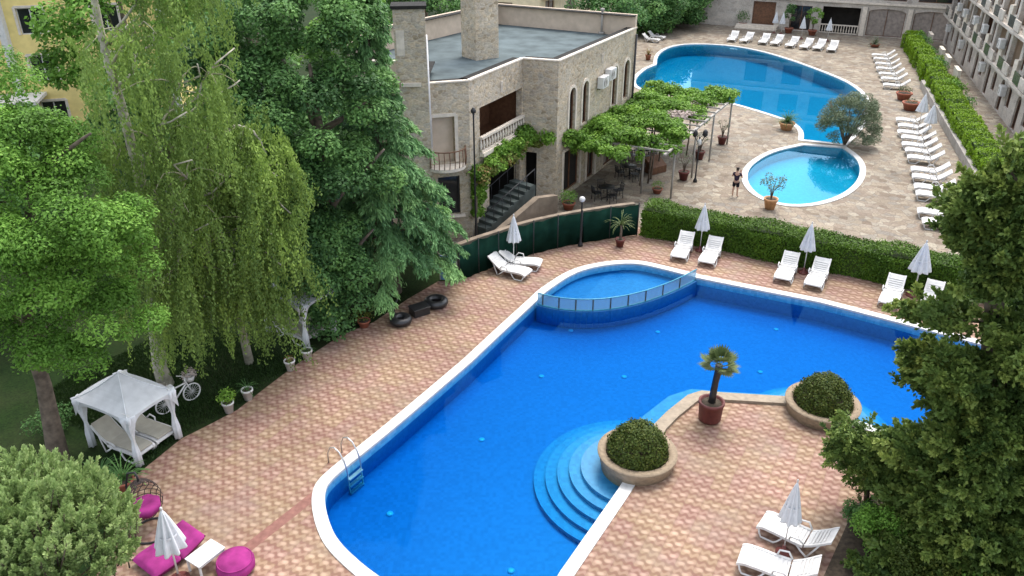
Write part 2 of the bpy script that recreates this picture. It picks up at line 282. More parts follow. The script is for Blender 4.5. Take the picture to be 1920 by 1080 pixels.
# ------------------------------------------------------------------ mesh builder
C = sc.collection
class MB:
    def __init__(s): s.v = []; s.f = []; s.sm = []
    def add(s, vs, fs, smooth=False):
        o = len(s.v); s.v += [tuple(v) for v in vs]; s.f += [tuple(i + o for i in f) for f in fs]; s.sm += [smooth] * len(fs); return s
    def box(s, c, size, rz=0.0, mat=None):
        a, b, d = (x / 2 for x in size)
        vs = [Vector((x, y, z)) for z in (-d, d) for y in (-b, b) for x in (-a, a)]
        mt = Matrix.Translation(Vector(c)) @ (mat if mat else Matrix.Rotation(rz, 4, 'Z'))
        return s.add([mt @ v for v in vs], [(0, 2, 3, 1), (4, 5, 7, 6), (0, 1, 5, 4), (2, 6, 7, 3), (0, 4, 6, 2), (1, 3, 7, 5)])
    def bar(s, a, b, wd, ht, ax=None):
        a = Vector(a); b = Vector(b); d = b - a; l = d.length; d.normalize()
        up = Vector((0, 0, 1)) if abs(d.z) < 0.95 else Vector((0, 1, 0))
        y = Vector((ax[0], ax[1], 0)).normalized() if ax is not None else up.cross(d).normalized(); z = d.cross(y).normalized()
        mt = Matrix((d, y, z)).transposed().to_4x4()
        return s.box((a + b) / 2, (l, wd, ht), mat=mt)
    def tube(s, pts, rad, n=8, closed=False, caps=True):
        pts = [Vector(p) for p in pts]; k = len(pts)
        rr = rad if isinstance(rad, (list, tuple)) else [rad] * k
        vs = []; fs = []
        prev = None
        for i, p in enumerate(pts):
            if closed: d = pts[(i + 1) % k] - pts[i - 1]
            else: d = pts[min(i + 1, k - 1)] - pts[max(i - 1, 0)]
            if d.length < 1e-9: d = Vector((0, 0, 1))
            d.normalize()
            if prev is None:
                a = Vector((0, 0, 1)) if abs(d.z) < 0.9 else Vector((1, 0, 0))
                u = d.cross(a).normalized()
            else:
                u = (prev - d * prev.dot(d))
                u = u.normalized() if u.length > 1e-6 else d.orthogonal().normalized()
            prev = u; w_ = d.cross(u)
            for j in range(n):
                an = 2 * math.pi * j / n
                vs.append(p + (u * math.cos(an) + w_ * math.sin(an)) * rr[i])
        m = k if closed else k - 1
        for i in range(m):
            for j in range(n):
                a = i * n + j; b = i * n + (j + 1) % n; c = ((i + 1) % k) * n + (j + 1) % n; d_ = ((i + 1) % k) * n + j
                fs.append((a, b, c, d_))
        if caps and not closed:
            fs.append(tuple(range(n))[::-1]); fs.append(tuple((k - 1) * n + j for j in range(n)))
        return s.add(vs, fs, True)
    def lathe(s, prof, n=24, c=(0, 0, 0), fold=0.0, nf=8, caps=True):
        vs = []; fs = []; c = Vector(c)
        for r, z in prof:
            for j in range(n):
                an = 2 * math.pi * j / n; q = r * (1 + fold * math.cos(an * nf) * min(1.0, r / 0.1))
                vs.append(c + Vector((q * math.cos(an), q * math.sin(an), z)))
        k = len(prof)
        for i in range(k - 1):
            for j in range(n):
                fs.append((i * n + j, i * n + (j + 1) % n, (i + 1) * n + (j + 1) % n, (i + 1) * n + j))
        if caps:
            fs.append(tuple(range(n))[::-1]); fs.append(tuple((k - 1) * n + j for j in range(n)))
        return s.add(vs, fs, True)
    def prism(s, poly, z0, z1, holes=(), bottom=True, top=True):
        loops = [list(poly)] + [list(h) for h in holes]
        flat = [p for l in loops for p in l]
        tri = tessellate_polygon([[Vector((p[0], p[1], 0)) for p in l] for l in loops])
        n = len(flat)
        vs = [(p[0], p[1], z1) for p in flat] + [(p[0], p[1], z0) for p in flat]
        fs = []
        def up(t_):
            a, b, c = (Vector(flat[i]) for i in t_)
            return t_ if (b - a).cross(c - a) > 0 else t_[::-1]
        for t_ in tri:
            t_ = up(tuple(t_))
            if top: fs.append(t_)
            if bottom: fs.append(tuple(i + n for i in t_[::-1]))
        o = 0
        for li, l in enumerate(loops):
            k = len(l); ar = sum(l[i][0] * l[(i + 1) % k][1] - l[(i + 1) % k][0] * l[i][1] for i in range(k))
            flip = (ar < 0) != (li > 0)
            for i in range(k):
                a, b = o + i, o + (i + 1) % k
                q = (a + n, b + n, b, a)
                fs.append(q[::-1] if flip else q)
            o += k
        return s.add(vs, fs)
    def build(s, name, mat, parent=None, origin=(0, 0, 0), bevel=0.0, smooth=None, weld=False):
        me = bpy.data.meshes.new(name); o = Vector(origin)
        me.from_pydata([tuple(Vector(v) - o) for v in s.v], [], s.f); me.update()
        sm = s.sm if smooth is None else [smooth] * len(s.f)
        me.polygons.foreach_set('use_smooth', sm)
        if weld:
            bm = bmesh.new(); bm.from_mesh(me); bmesh.ops.remove_doubles(bm, verts=bm.verts, dist=.002); bmesh.ops.recalc_face_normals(bm, faces=bm.faces); bm.to_mesh(me); bm.free()
        me.materials.append(M[mat] if isinstance(mat, str) else mat)
        ob = bpy.data.objects.new(name, me); C.objects.link(ob)
        if parent: ob.parent = parent
        else: ob.location = o
        if bevel:
            bv = ob.modifiers.new('bevel', 'BEVEL'); bv.width = bevel; bv.segments = 2; bv.limit_method = 'ANGLE'
        return ob
def thing(name, label, cat, loc=(0, 0, 0), rz=0.0, group=None):
    o = bpy.data.objects.new(name, None); C.objects.link(o); o.empty_display_size = 0.2
    o.location = loc; o.rotation_euler = (0, 0, rz); tag(o, label, cat, group); return o
def tag(o, label, cat, group=None):
    o['label'] = label; o['category'] = cat
    if group: o['group'] = group
    return o
def struct(o): o['kind'] = 'structure'; return o
def dup(root, loc, rz=0.0, label=None, scale=None):
    r = root.copy(); C.objects.link(r); r.location = loc; r.rotation_euler = (0, 0, rz)
    if scale: r.scale = (scale,) * 3 if not isinstance(scale, tuple) else scale
    if label: r['label'] = label
    for ch in list(root.children):
        c = ch.copy(); C.objects.link(c); c.parent = r
        for gch in ch.children:
            d = gch.copy(); C.objects.link(d); d.parent = c
    return r
ORD = ['first', 'second', 'third', 'fourth', 'fifth', 'sixth', 'seventh', 'eighth', 'ninth', 'tenth', 'eleventh', 'twelfth', 'thirteenth', 'fourteenth']

# ------------------------------------------------------------------ foliage (numpy)
def unit(a): return a / np.maximum(np.linalg.norm(a, axis=-1, keepdims=True), 1e-9)
def rdir(n): return unit(rng.normal(size=(n, 3)))
class Leaves:
    def __init__(s): s.p = []; s.t = []; s.n = []; s.l = []; s.w = []; s.c = []
    def put(s, p, t, n, l, w_, c):
        k = len(p); s.p.append(np.asarray(p, float)); s.t.append(unit(np.asarray(t, float))); s.n.append(np.asarray(n, float))
        s.l.append(np.broadcast_to(l, (k,)).astype(float)); s.w.append(np.broadcast_to(w_, (k,)).astype(float)); s.c.append(np.clip(np.broadcast_to(c, (k,)), 0, 1).astype(float))
    def build(s, name, mat, parent=None, origin=(0, 0, 0)):
        p = np.concatenate(s.p) - np.array(origin); t = np.concatenate(s.t); n = np.concatenate(s.n); l = np.concatenate(s.l)[:, None]; w_ = np.concatenate(s.w)[:, None]; c = np.concatenate(s.c)
        b = unit(np.cross(t, n)); nn = np.cross(b, t)
        v = np.stack([p - t * l * .5, p + b * w_ * .5 + t * l * .08 + nn * w_ * .12, p + t * l * .5, p - b * w_ * .5 + t * l * .08 + nn * w_ * .12], 1).reshape(-1, 3)
        k = len(p); me = bpy.data.meshes.new(name)
        me.vertices.add(4 * k); me.vertices.foreach_set('co', v.ravel())
        me.loops.add(4 * k); me.loops.foreach_set('vertex_index', np.arange(4 * k))
        me.polygons.add(k); me.polygons.foreach_set('loop_start', np.arange(k) * 4)
        a = me.attributes.new('tint', 'FLOAT', 'FACE'); a.data.foreach_set('value', c)
        me.materials.append(M[mat]); me.update(calc_edges=True)
        ob = bpy.data.objects.new(name, me); C.objects.link(ob)
        if parent: ob.parent = parent
        else: ob.location = origin
        return ob
def blob(Lv, c, rad, n, size, asp=0.55, tint=0.5, up=0.5, shell=0.72, var=0.16, droop=0.0, low=-0.55):
    """leaves filling the outer part of one ellipsoidal clump"""
    d = rdir(int(n * 1.5)); d = d[d[:, 2] > low + rng.normal(size=len(d)) * .2][:n]; k = len(d)
    r = (shell + (1 - shell) * rng.random(k) ** .6)[:, None] * (1 + .12 * rng.normal(size=(k, 1)))
    p = np.array(c) + d * np.array(rad) * r
    nm = unit(d * .7 + np.array([0, 0, up]) + rng.normal(size=(k, 3)) * .55)
    t = rdir(k) + np.array([0, 0, -droop]); t = t - nm * np.sum(t * nm, 1, keepdims=True)
    s = size * (0.7 + .6 * rng.random(k))
    Lv.put(p, t, nm, s, s * asp, tint + var * rng.normal(size=k) + .10 * d[:, 2] * 0)
def crown(Lv, ells, nblob, rb, nleaf, size, asp=.55, tint=.5, tvar=.16, up=.5, jit=.18, low=-.4, flat=.75, droop=0.0, front=None):
    """ells: list of (centre, radii); clumps are scattered over their surfaces, leaves over the clumps"""
    area = np.array([r[0] * r[1] + r[0] * r[2] + r[1] * r[2] for _, r in ells]); cnt = (nblob * area / area.sum()).astype(int) + 1
    for (c, r), k in zip(ells, cnt):
        c = np.array(c); r = np.array(r)
        d = rdir(k * 3); d = d[d[:, 2] > low]
        if front is not None: d = d[(d @ np.array(front)) > -.35]
        for q in d[:k]:
            q_ = q * (1 + rng.normal() * jit * .6)
            pc = c + q_ * r * (.88 if rng.random() > .25 else .65)
            inside = any((np.sum(((pc - np.array(c2)) / np.array(r2)) ** 2) < .45) for c2, r2 in ells if c2 is not c)
            if inside: continue
            s = rb * (.65 + .7 * rng.random())
            blob(Lv, pc, (s, s, s * flat), int(nleaf * (s / rb) ** 1.6), size, asp, tint + tvar * rng.normal(), up, droop=droop)

def limb(mb, a, b, r0, r1, sag=0.0, n=7, k=7, wob=.12):
    a = Vector(a); b = Vector(b); pts = []; rad = []
    for i in range(k + 1):
        f = i / k; p = a.lerp(b, f); L_ = (b - a).length
        p += Vector((random.uniform(-1, 1), random.uniform(-1, 1), random.uniform(-.5, .5))) * wob * L_ / k * (0 < i < k)
        p.z -= sag * 4 * f * (1 - f) * -1
        pts.append(p); rad.append(r0 + (r1 - r0) * f)
    mb.tube(pts, rad, n)
    return pts

# ------------------------------------------------------------------ ground, deck, pools
def area2(l): return sum(l[i][0] * l[(i + 1) % len(l)][1] - l[(i + 1) % len(l)][0] * l[i][1] for i in range(len(l)))
def resample(poly, step):
    out = []
    k = len(poly)
    for i in range(k):
        a = Vector(poly[i]); b = Vector(poly[(i + 1) % k]); n = max(1, int((b - a).length / step))
        for j in range(n): out.append(tuple(a.lerp(b, j / n)))
    return out
def smooth_poly(poly, keep=(), it=2):
    keep = set(keep); pts = [(p, i in keep) for i, p in enumerate(poly)]
    for _ in range(it):
        out = []; k = len(pts)
        for i in range(k):
            p, kp = pts[i]
            if kp: out.append((p, True)); continue
            a = Vector(pts[i - 1][0]); b = Vector(p); c = Vector(pts[(i + 1) % k][0])
            out.append((tuple(b.lerp(a, .25)), False)); out.append((tuple(b.lerp(c, .25)), False))
        pts = out
    return [p for p, _ in pts]
def offset(poly, d):
    k = len(poly); sg = 1 if area2(poly) > 0 else -1; out = []
    for i in range(k):
        a = Vector(poly[i - 1]); b = Vector(poly[i]); c = Vector(poly[(i + 1) % k])
        e1 = (b - a).normalized(); e2 = (c - b).normalized()
        n1 = Vector((e1.y, -e1.x)) * sg; n2 = Vector((e2.y, -e2.x)) * sg
        m = n1 + n2
        m = m.normalized() if m.length > 1e-6 else n1
        out.append(tuple(b + m * (d / max(.5, m.dot(n1)))))
    return out

C1 = G(1195, 846, .42); C1 = (C1.x, C1.y)        # round planter by the steps
C2 = G(1543, 753, .42); C2 = (C2.x, C2.y)        # second round planter
main_px = [(667, 1050), (630, 1013), (614, 976), (607, 942), (609, 917), (619, 902), (641, 882), (671, 858), (745, 798), (882, 680), (940, 625), (968, 599), (1007, 563), (1021, 549), (1038, 537), (1066, 518), (1097, 505), (1137, 497), (1173, 494), (1199, 495), (1224, 500), (1272, 512), (1306, 521), (1380, 536), (1537, 567), (1684, 605), (1920, 668), (2150, 730), (2150, 925), (1920, 868), (1698, 814), (1640, 800)]
main = [g2(x, y) for x, y in main_px] + [C2] + [g2(x, y) for x, y in [(1478, 748), (1361, 741), (1315, 737), (1290, 745), (1251, 776), (1226, 801)]] + [C1] + [g2(x, y) for x, y in [(1160, 919), (1052, 1073), (1035, 1102), (1000, 1128), (940, 1145), (850, 1145), (760, 1115), (705, 1080)]]
def chaikin_open(p, it=2):
    for _ in range(it):
        q = [p[0]]
        for a_, b_ in zip(p[:-1], p[1:]): a_, b_ = Vector(a_), Vector(b_); q += [tuple(a_.lerp(b_, .25)), tuple(a_.lerp(b_, .75))]
        p = q + [p[-1]]
    return p
_n = len(main)
main = chaikin_open(main[-7:] + main[0:10]) + chaikin_open(main[10:23]) + main[23:_n - 7]
IC2, IC1 = main.index(C2), main.index(C1)
kidlens = [g2(x, y) for x, y in [(1007, 563), (1021, 549), (1038, 537), (1066, 518), (1097, 505), (1137, 497), (1173, 494), (1199, 495), (1224, 500), (1272, 512), (1306, 521)]]
big_px = [(1231, 121), (1232, 107), (1240, 97), (1257, 88), (1285, 83), (1330, 83), (1380, 87), (1430, 97), (1480, 112), (1530, 130), (1580, 150), (1605, 165), (1621, 182), (1625, 200), (1618, 228), (1600, 252), (1580, 270), (1506, 262), (1507, 247), (1491, 230), (1456, 218), (1421, 207), (1380, 195), (1330, 184), (1270, 178), (1215, 172), (1190, 160), (1194, 143), (1212, 129)]
bigp = [g2(x, y) for x, y in big_px]
bigp = smooth_poly(bigp, keep=(0, 16, 17, len(bigp) - 1), it=2)
small_px = [(1507, 272), (1580, 277), (1606, 296), (1615, 318), (1606, 344), (1576, 367), (1532, 381), (1487, 385), (1447, 378), (1417, 363), (1400, 341), (1402, 318), (1421, 300), (1454, 283)]
smallp = smooth_poly([g2(x, y) for x, y in small_px], keep=(0, 1), it=2)
mainp = main
CW = 0.36
hole_main = offset(mainp, 0.0); out_main = offset(mainp, CW)
hole_big = offset(bigp, .02); hole_small = offset(smallp, .02)

gm = MB(); S_ = 900
gm.prism([(-S_, -60), (S_, -60), (S_, S_), (-S_, S_)], -0.03, -0.03, holes=[offset(mainp, .02), hole_big, hole_small], bottom=False)
gm.f = [f for f in gm.f if len(f) == 3]
struct(gm.build('ground', 'lawn'))
hl0, hl1, hl2 = g2(1193, 425), g2(1656, 517), (27.5, 26.5)
plaza = [g2(860, 505), g2(1000, 462), g2(1090, 440), hl0, hl1, hl2, (30, 30), (62, 36), (62, 112), (46, 135), (30, 140), (5, 112), (-4, 62), (-9, 44)]
pm = MB(); pm.prism(plaza, -0.014, -0.014, holes=[hole_big, hole_small], bottom=False); pm.f = [f for f in pm.f if len(f) == 3]
struct(pm.build('plaza_paving', 'plaza'))
deck_px_left = [(500, 1500), (180, 1085), (215, 930), (262, 885), (340, 822), (400, 792), (445, 768), (500, 725), (560, 680), (640, 628), (700, 604), (765, 560), (822, 527)]
deck = [g2(860, 505 + 20), g2(1000, 474), g2(1090, 455), hl0, hl1, hl2, (30, 10), (18, 4), (-6, 4)] + [g2(x, y) for x, y in deck_px_left]
dm = MB(); dm.prism(deck, -0.006, -0.006, holes=[out_main], bottom=False); dm.f = [f for f in dm.f if len(f) == 3]
struct(dm.build('pool_deck', 'paver'))
pb = MB(); a_, b_ = Vector(g2(420, 1062)), Vector(g2(598, 922)); d_ = (b_ - a_).normalized(); n_ = Vector((-d_.y, d_.x)) * .17
pb.add([(*(a_ - n_), -.002), (*(b_ - n_), -.002), (*(b_ + n_), -.002), (*(a_ + n_), -.002)], [(0, 1, 2, 3)]); struct(pb.build('paver_band', 'redpaver'))
def soilpatch(name, poly, z, mat='soil'):
    b = MB(); b.prism(poly, z, z, bottom=False); b.f = [f for f in b.f if len(f) == 3]; return struct(b.build(name, mat))
soilpatch('planting_bed', [g2(1540, 1090), g2(1605, 945), g2(1700, 905), g2(2000, 905), (18, 7), (8, 7)], 0.002)

def basin(name, poly, depth, mat, skip=()):
    b = MB(); k = len(poly); sg = area2(poly) > 0
    vs = [(x, y, -0.02) for x, y in poly] + [(x, y, -depth) for x, y in poly]
    fs = []
    for i in range(k):
        j = (i + 1) % k; q = (i, j, j + k, i + k); fs.append(q if not sg else q[::-1])
    b.add(vs, fs)
    fl = MB(); fl.prism(offset(poly, .01), -depth, -depth, bottom=False); fl.f = [f for f in fl.f if len(f) == 3]
    b.add(fl.v, fl.f)
    return struct(b.build(name, mat))
def coping(name, poly, wd, mat, segs=None, z0=-0.055, z1=0.03):
    a = offset(poly, -.025); o = offset(poly, wd); b = MB(); k = len(poly)
    rng_ = range(k) if segs is None else segs
    for i in rng_:
        j = (i + 1) % k
        q = [a[i], a[j], o[j], o[i]]
        if area2(q) < 0: q = q[::-1]
        vs = [(x, y, z1) for x, y in q] + [(x, y, z0) for x, y in q]
        b.add(vs, [(0, 1, 2, 3), (4, 7, 6, 5), (0, 4, 5, 1), (2, 6, 7, 3)])
    return struct(b.build(name, mat))
WL = -0.15
def water(name, poly, depth, mat, z=WL):
    b = MB(); b.prism(offset(poly, .012), -depth - .06, z); return struct(b.build(name, mat))
basin('pool_basin', mainp, 0.95, 'basin')
k = len(mainp)
pen = [i for i in range(IC2, IC1)]
coping('pool_coping', mainp, CW, 'coping', [i for i in range(k) if i not in pen])
coping('peninsula_coping', mainp, .42, 'sandcope', pen, z1=.10)
water('pool_water', mainp, 0.95, 'water')
def waterline(name, poly, z0, z1, mat):
    b = MB(); q = offset(poly, -.006); k = len(q); b.add([(x, y, z1) for x, y in q] + [(x, y, z0) for x, y in q], [(i, (i + 1) % k, (i + 1) % k + k, i + k) for i in range(k)]); return struct(b.build(name, mat))
waterline('waterline_tiles', mainp, -.34, -.03, 'tileband')
bs = basin('plaza_pool_basin', bigp, 1.2, 'basinfar'); coping('plaza_pool_coping', bigp, .34, 'coping'); water('plaza_pool_water', bigp, 1.2, 'waterfar', -.08)
basin('small_pool_basin', smallp, .75, 'basinfar'); coping('small_pool_coping', smallp, .34, 'coping'); water('small_pool_water', smallp, .75, 'waterfar', -.08)
# round steps under the two planters and a ledge along the peninsula
def steps(name, c, radii, depths):
    b = MB()
    for r, d in zip(radii, depths):
        b.prism([(c[0] + r * math.cos(t * 2 * math.pi / 56), c[1] + r * math.sin(t * 2 * math.pi / 56)) for t in range(56)], -0.93, -d, bottom=False)
    return struct(b.build(name, 'basinstep'))
def clip_steps(o):  # keep only what stands inside the pool: cut by the pool walls
    return o
st = steps('pool_steps', C1, [1.75, 2.12, 2.5, 2.88, 3.25], [.24, .38, .52, .66, .79])
st2 = steps('pool_steps', C2, [1.75, 2.15, 2.55], [.30, .50, .70])
lb = MB(); pa = [Vector(mainp[i]) for i in range(IC2 + 1, IC1)]
nrm = offset(mainp, -.85)
for i in range(IC2 + 1, IC1 - 1):
    q = [mainp[i], mainp[i + 1], nrm[i + 1], nrm[i]]
    lb.prism(q, -0.93, -.42, bottom=False)
struct(lb.build('pool_ledge', 'basinstep'))
# children's corner: raised floor, curved wall, low railing of tinted panels
def qbez(a, b, c, n): return [tuple(Vector(a).lerp(Vector(b), t / n).lerp(Vector(b).lerp(Vector(c), t / n), t / n)) for t in range(n + 1)]
ra, rb_, rc = Vector(g2(1008, 566)), Vector(g2(1150, 607)), Vector(g2(1304, 521))
arc = qbez(ra, rb_, rc, 28)
kp = [tuple(p) for p in arc] + [p for p in kidlens[::-1]][1:-1]
kb = MB(); kb.prism(kp, -0.93, -.42, bottom=False); struct(kb.build('wading_pool_floor', 'basin'))
wl = MB()
for i in range(len(arc) - 1):
    a, b = Vector(arc[i]), Vector(arc[i + 1]); n = (b - a).normalized(); n = Vector((-n.y, n.x)) * .11
    q = [tuple(a - n), tuple(b - n), tuple(b + n), tuple(a + n)]
    wl.prism(q if area2(q) > 0 else q[::-1], -0.93, -.12, bottom=False)
struct(wl.build('wading_pool_wall', 'basin'))
rt = thing('pool_railing', 'low curved railing of blue tinted panels around the shallow corner of the big pool', 'railing', (arc[14][0], arc[14][1], -.1))
o0 = (arc[14][0], arc[14][1], -.1)
pn = MB(); tp = MB(); bt = MB()
for i in range(len(arc) - 1):
    a, b = arc[i], arc[i + 1]
    pn.bar((*a, .16), (*b, .16), .015, .52)
tp.tube([(*p, .44) for p in arc], .026, 8); bt.tube([(*p, -.10) for p in arc], .03, 8)
pn.build('panel', 'railglass', rt, o0); tp.build('top_rail', 'basinfar', rt, o0); bt.build('bottom_rail', 'basinfar', rt, o0)
for i in range(1, 28, 3):
    b = MB(); b.box((*arc[i], .15), (.05, .05, .56), 0.4); b.build('post', 'tarp', rt, o0)
# floor inlets
for k_, (x, y) in enumerate([(731, 966), (903, 827), (1015, 708), (1170, 709), (958, 1073), (1233, 625), (1070, 622), (1425, 700), (1455, 620)]):
    v = G(x, y, -1.0); b = MB(); b.lathe([(.0, 0), (.11, 0), (.11, .025), (.04, .04), (0, .04)], 14)
    o = b.build('floor_inlet', 'tileband'); o.location = (v.x, v.y, -0.95)
    tag(o, 'small white round inlet on the big pool floor, ' + ['nearest the ladder', 'between the ladder and the steps', 'in the middle of the long arm', 'straight below the wading corner', 'at the near end of the pool', 'just right below the wading corner', 'just left below the wading corner', 'between the palm and the corner planter', 'farthest toward the lounger hedge'][k_], 'pool fitting', 'inlets on the pool floor')

# ladder at the near left corner of the pool
def pool_ladder():
    a, b = Vector(g2(641, 882)), Vector(g2(671, 858)); d = (b - a).normalized(); n = Vector((d.y, -d.x))   # n points to the water
    mid = (a + b) / 2; t = thing('pool_ladder', 'steel pool ladder with two curved rails at the near left corner of the big pool', 'pool ladder', (mid.x, mid.y, 0))
    o = (mid.x, mid.y, 0)
    for s in (-.3, .3):
        p = mid + d * s; pts = []
        for f, h in ((-.62, 0), (-.62, .35), (-.5, .62), (-.3, .72), (-.1, .62), (.06, .35), (.16, .0), (.18, -.95)):
            q = p + n * f; pts.append((q.x, q.y, h))
        m = MB(); m.tube(pts, .025, 8); m.build('rail', 'steel', t, o)
    for z in (-.35, -.62, -.9):
        q0 = mid + n * .18 - d * .3; q1 = mid + n * .18 + d * .3
        m = MB(); m.bar((q0.x, q0.y, z), (q1.x, q1.y, z), .13, .04); m.build('tread', 'steel', t, o)
pool_ladder()

# ------------------------------------------------------------------ walls with real openings
def facade(parent, origin, p, q, z0, z1, ops, mat='stone', thick=.35, name='wall', frame='trim', panemat='darkglass'):
    """wall from p to q (outside on the right of the walking direction's left-hand normal), ops = dicts u0,u1,v0,v1,arch,kind"""
    p = Vector(p); q = Vector(q); Ln = (q - p).length; d = (q - p) / Ln; n = Vector((d.y, -d.x))
    def W(u, v, dp=0.0): r = p + d * u - n * dp; return (r.x, r.y, v)
    us = sorted({0.0, Ln} | {o[k] for o in ops for k in ('u0', 'u1')}); vs = sorted({z0, z1} | {o[k] for o in ops for k in ('v0', 'v1')})
    b = MB()
    for i in range(len(us) - 1):
        for j in range(len(vs) - 1):
            uc, vc = (us[i] + us[i + 1]) / 2, (vs[j] + vs[j + 1]) / 2
            if any(o['u0'] < uc < o['u1'] and o['v0'] < vc < o['v1'] for o in ops): continue
            b.add([W(us[i], vs[j]), W(us[i + 1], vs[j]), W(us[i + 1], vs[j + 1]), W(us[i], vs[j + 1])], [(0, 1, 2, 3)])
    for o in ops:
        u0, u1, v0, v1 = o['u0'], o['u1'], o['v0'], o['v1']; t_ = o.get('thick', thick)
        for (a, c) in (((u0, v0), (u0, v1)), ((u0, v1), (u1, v1)), ((u1, v1), (u1, v0)), ((u1, v0), (u0, v0))):
            b.add([W(*a), W(*a, t_), W(*c, t_), W(*c)], [(0, 1, 2, 3)])
        r = (u1 - u0) / 2; um = (u0 + u1) / 2
        rise = o.get('arch', 0)
        if rise:
            rise = r if rise == 1 else rise
            K = 10; ar = [(um - r * math.cos(math.pi * i / K), v1 - rise + rise * math.sin(math.pi * i / K)) for i in range(K + 1)]
            for i in range(K):
                a, c = ar[i], ar[i + 1]
                b.add([W(a[0], a[1], .004), W(c[0], c[1], .004), W(c[0], v1, .004), W(a[0], v1, .004)], [(0, 1, 2, 3)])
                b.add([W(a[0], a[1], .004), W(a[0], a[1], t_), W(c[0], c[1], t_), W(c[0], c[1], .004)], [(3, 2, 1, 0)])
        o['_W'] = W
    b.build(name, mat, parent, origin)
    for o in ops:
        kd = o.get('kind', 'window'); u0, u1, v0, v1 = o['u0'], o['u1'], o['v0'], o['v1']
        rise = o.get('arch', 0); r = (u1 - u0) / 2; um = (u0 + u1) / 2
        rise = (r if rise == 1 else rise) if rise else 0
        if kd in ('window', 'door'):
            f = MB(); fw = .07; dp = .16
            for (a, c) in (((u0 + fw / 2, v0), (u0 + fw / 2, v1)), ((u1 - fw / 2, v0), (u1 - fw / 2, v1))) + ((((um, v0), (um, v1)),) if (u1 - u0) > 1.2 else ()):
                f.bar(W(*a, dp), W(*c, dp), .06, fw, n)
            for z in (v0 + fw / 2, v1 - fw / 2):
                f.bar(W(u0 + fw, z, dp), W(u1 - fw, z, dp), .06, fw, n)
            w_ = f.build(kd, o.get('fm', 'wood'), parent, origin)
            g = MB(); g.add([W(u0 - .02, v0 - .02, dp + .05), W(u1 + .02, v0 - .02, dp + .05), W(u1 + .02, v1 + .02, dp + .05), W(u0 - .02, v1 + .02, dp + .05)], [(0, 1, 2, 3)])
            g.build('pane', o.get('pm', panemat), w_, origin)
        elif kd == 'blank':
            g = MB(); g.add([W(u0 - .05, v0 - .05, thick - .01), W(u1 + .05, v0 - .05, thick - .01), W(u1 + .05, v1 + .05, thick - .01), W(u0 - .05, v1 + .05, thick - .01)], [(0, 1, 2, 3)])
            g.build(o.get('nm', 'shutter'), o.get('pm', 'wood'), parent, origin)
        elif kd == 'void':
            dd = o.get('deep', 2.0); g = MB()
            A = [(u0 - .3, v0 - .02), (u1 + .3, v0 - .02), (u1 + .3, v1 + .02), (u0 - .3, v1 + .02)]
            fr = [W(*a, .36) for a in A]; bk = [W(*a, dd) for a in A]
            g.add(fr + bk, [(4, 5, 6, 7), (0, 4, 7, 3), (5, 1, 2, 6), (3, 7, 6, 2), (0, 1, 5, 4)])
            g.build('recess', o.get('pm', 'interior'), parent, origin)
        if o.get('trim'):
            s = MB(); tw = .16
            pts = [(u0 - tw / 2, v0), (u0 - tw / 2, v1 - rise)]
            if rise: pts += [(um - (r + tw / 2) * math.cos(math.pi * i / 10), v1 - rise + (rise + tw / 2) * math.sin(math.pi * i / 10)) for i in range(1, 10)]
            else: pts += [(u0 - tw / 2, v1 + tw / 2), (u1 + tw / 2, v1 + tw / 2)]
            pts += [(u1 + tw / 2, v1 - rise), (u1 + tw / 2, v0)]
            for i in range(len(pts) - 1):
                if (Vector(pts[i]) - Vector(pts[i + 1])).length > .01: s.bar(W(*pts[i], -.02 - .001 * (i % 2)), W(*pts[i + 1], -.02 - .001 * (i % 2)), .07, tw, n)
            s.build('window_surround', 'trim', parent, origin)
    return W, Ln
def balustrade(parent, origin, a, b, z0, h=.85, n=10, mat='trim', name='balustrade'):
    a = Vector(a); b = Vector(b); m = MB()
    m.bar((a.x, a.y, z0 + h - .06), (b.x, b.y, z0 + h - .06), .2, .12); m.bar((a.x, a.y, z0 + .05), (b.x, b.y, z0 + .05), .18, .1)
    for i in range(n + 1):
        p = a.lerp(b, i / n)
        m.lathe([(.06, .1), (.045, .2), (.085, .33), (.05, .55), (.04, .65), (.06, h - .12)], 8, (p.x, p.y, z0))
    return m.build(name, mat, parent, origin)

# --- the stone house
HB = dict(L0=(-8.6, 42.6), L1=(-4.6, 42.4), A=(-4.6, 37.2), B=(-2.05, 38.0), Cc=(.57, 43.2), D=(2.44, 42.55), E=(7.95, 53.0), F=(-1.25, 58.2), Gb=(-8.1, 47.6))
O = (-1.0, 44.0, 0)
house = thing('stone_house', 'two storey rubble stone house with flat grey roof, loggia and arched windows', 'house', O)
RZ = 7.95
facade(house, O, HB['L0'], HB['L1'], 0, RZ, [dict(u0=1.6, u1=2.6, v0=4.2, v1=6.2)], mat='plaster')
facade(house, O, HB['L1'], HB['A'], 0, RZ, [])
facade(house, O, HB['A'], HB['B'], 0, RZ, [dict(u0=.82, u1=1.92, v0=4.1, v1=6.35, kind='blank', pm='plaster', nm='shutter', trim=True), dict(u0=1.0, u1=2.1, v0=1.35, v1=3.35, fm='black', pm='darkglass')])
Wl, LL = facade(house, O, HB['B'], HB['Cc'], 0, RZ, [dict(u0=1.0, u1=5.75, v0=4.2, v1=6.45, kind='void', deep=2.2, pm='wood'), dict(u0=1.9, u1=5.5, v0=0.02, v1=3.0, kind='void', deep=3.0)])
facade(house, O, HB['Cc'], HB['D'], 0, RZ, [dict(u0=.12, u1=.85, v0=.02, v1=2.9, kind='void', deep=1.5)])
win = dict(v0=3.75, v1=6.2, arch=1, trim=True, fm='wood')
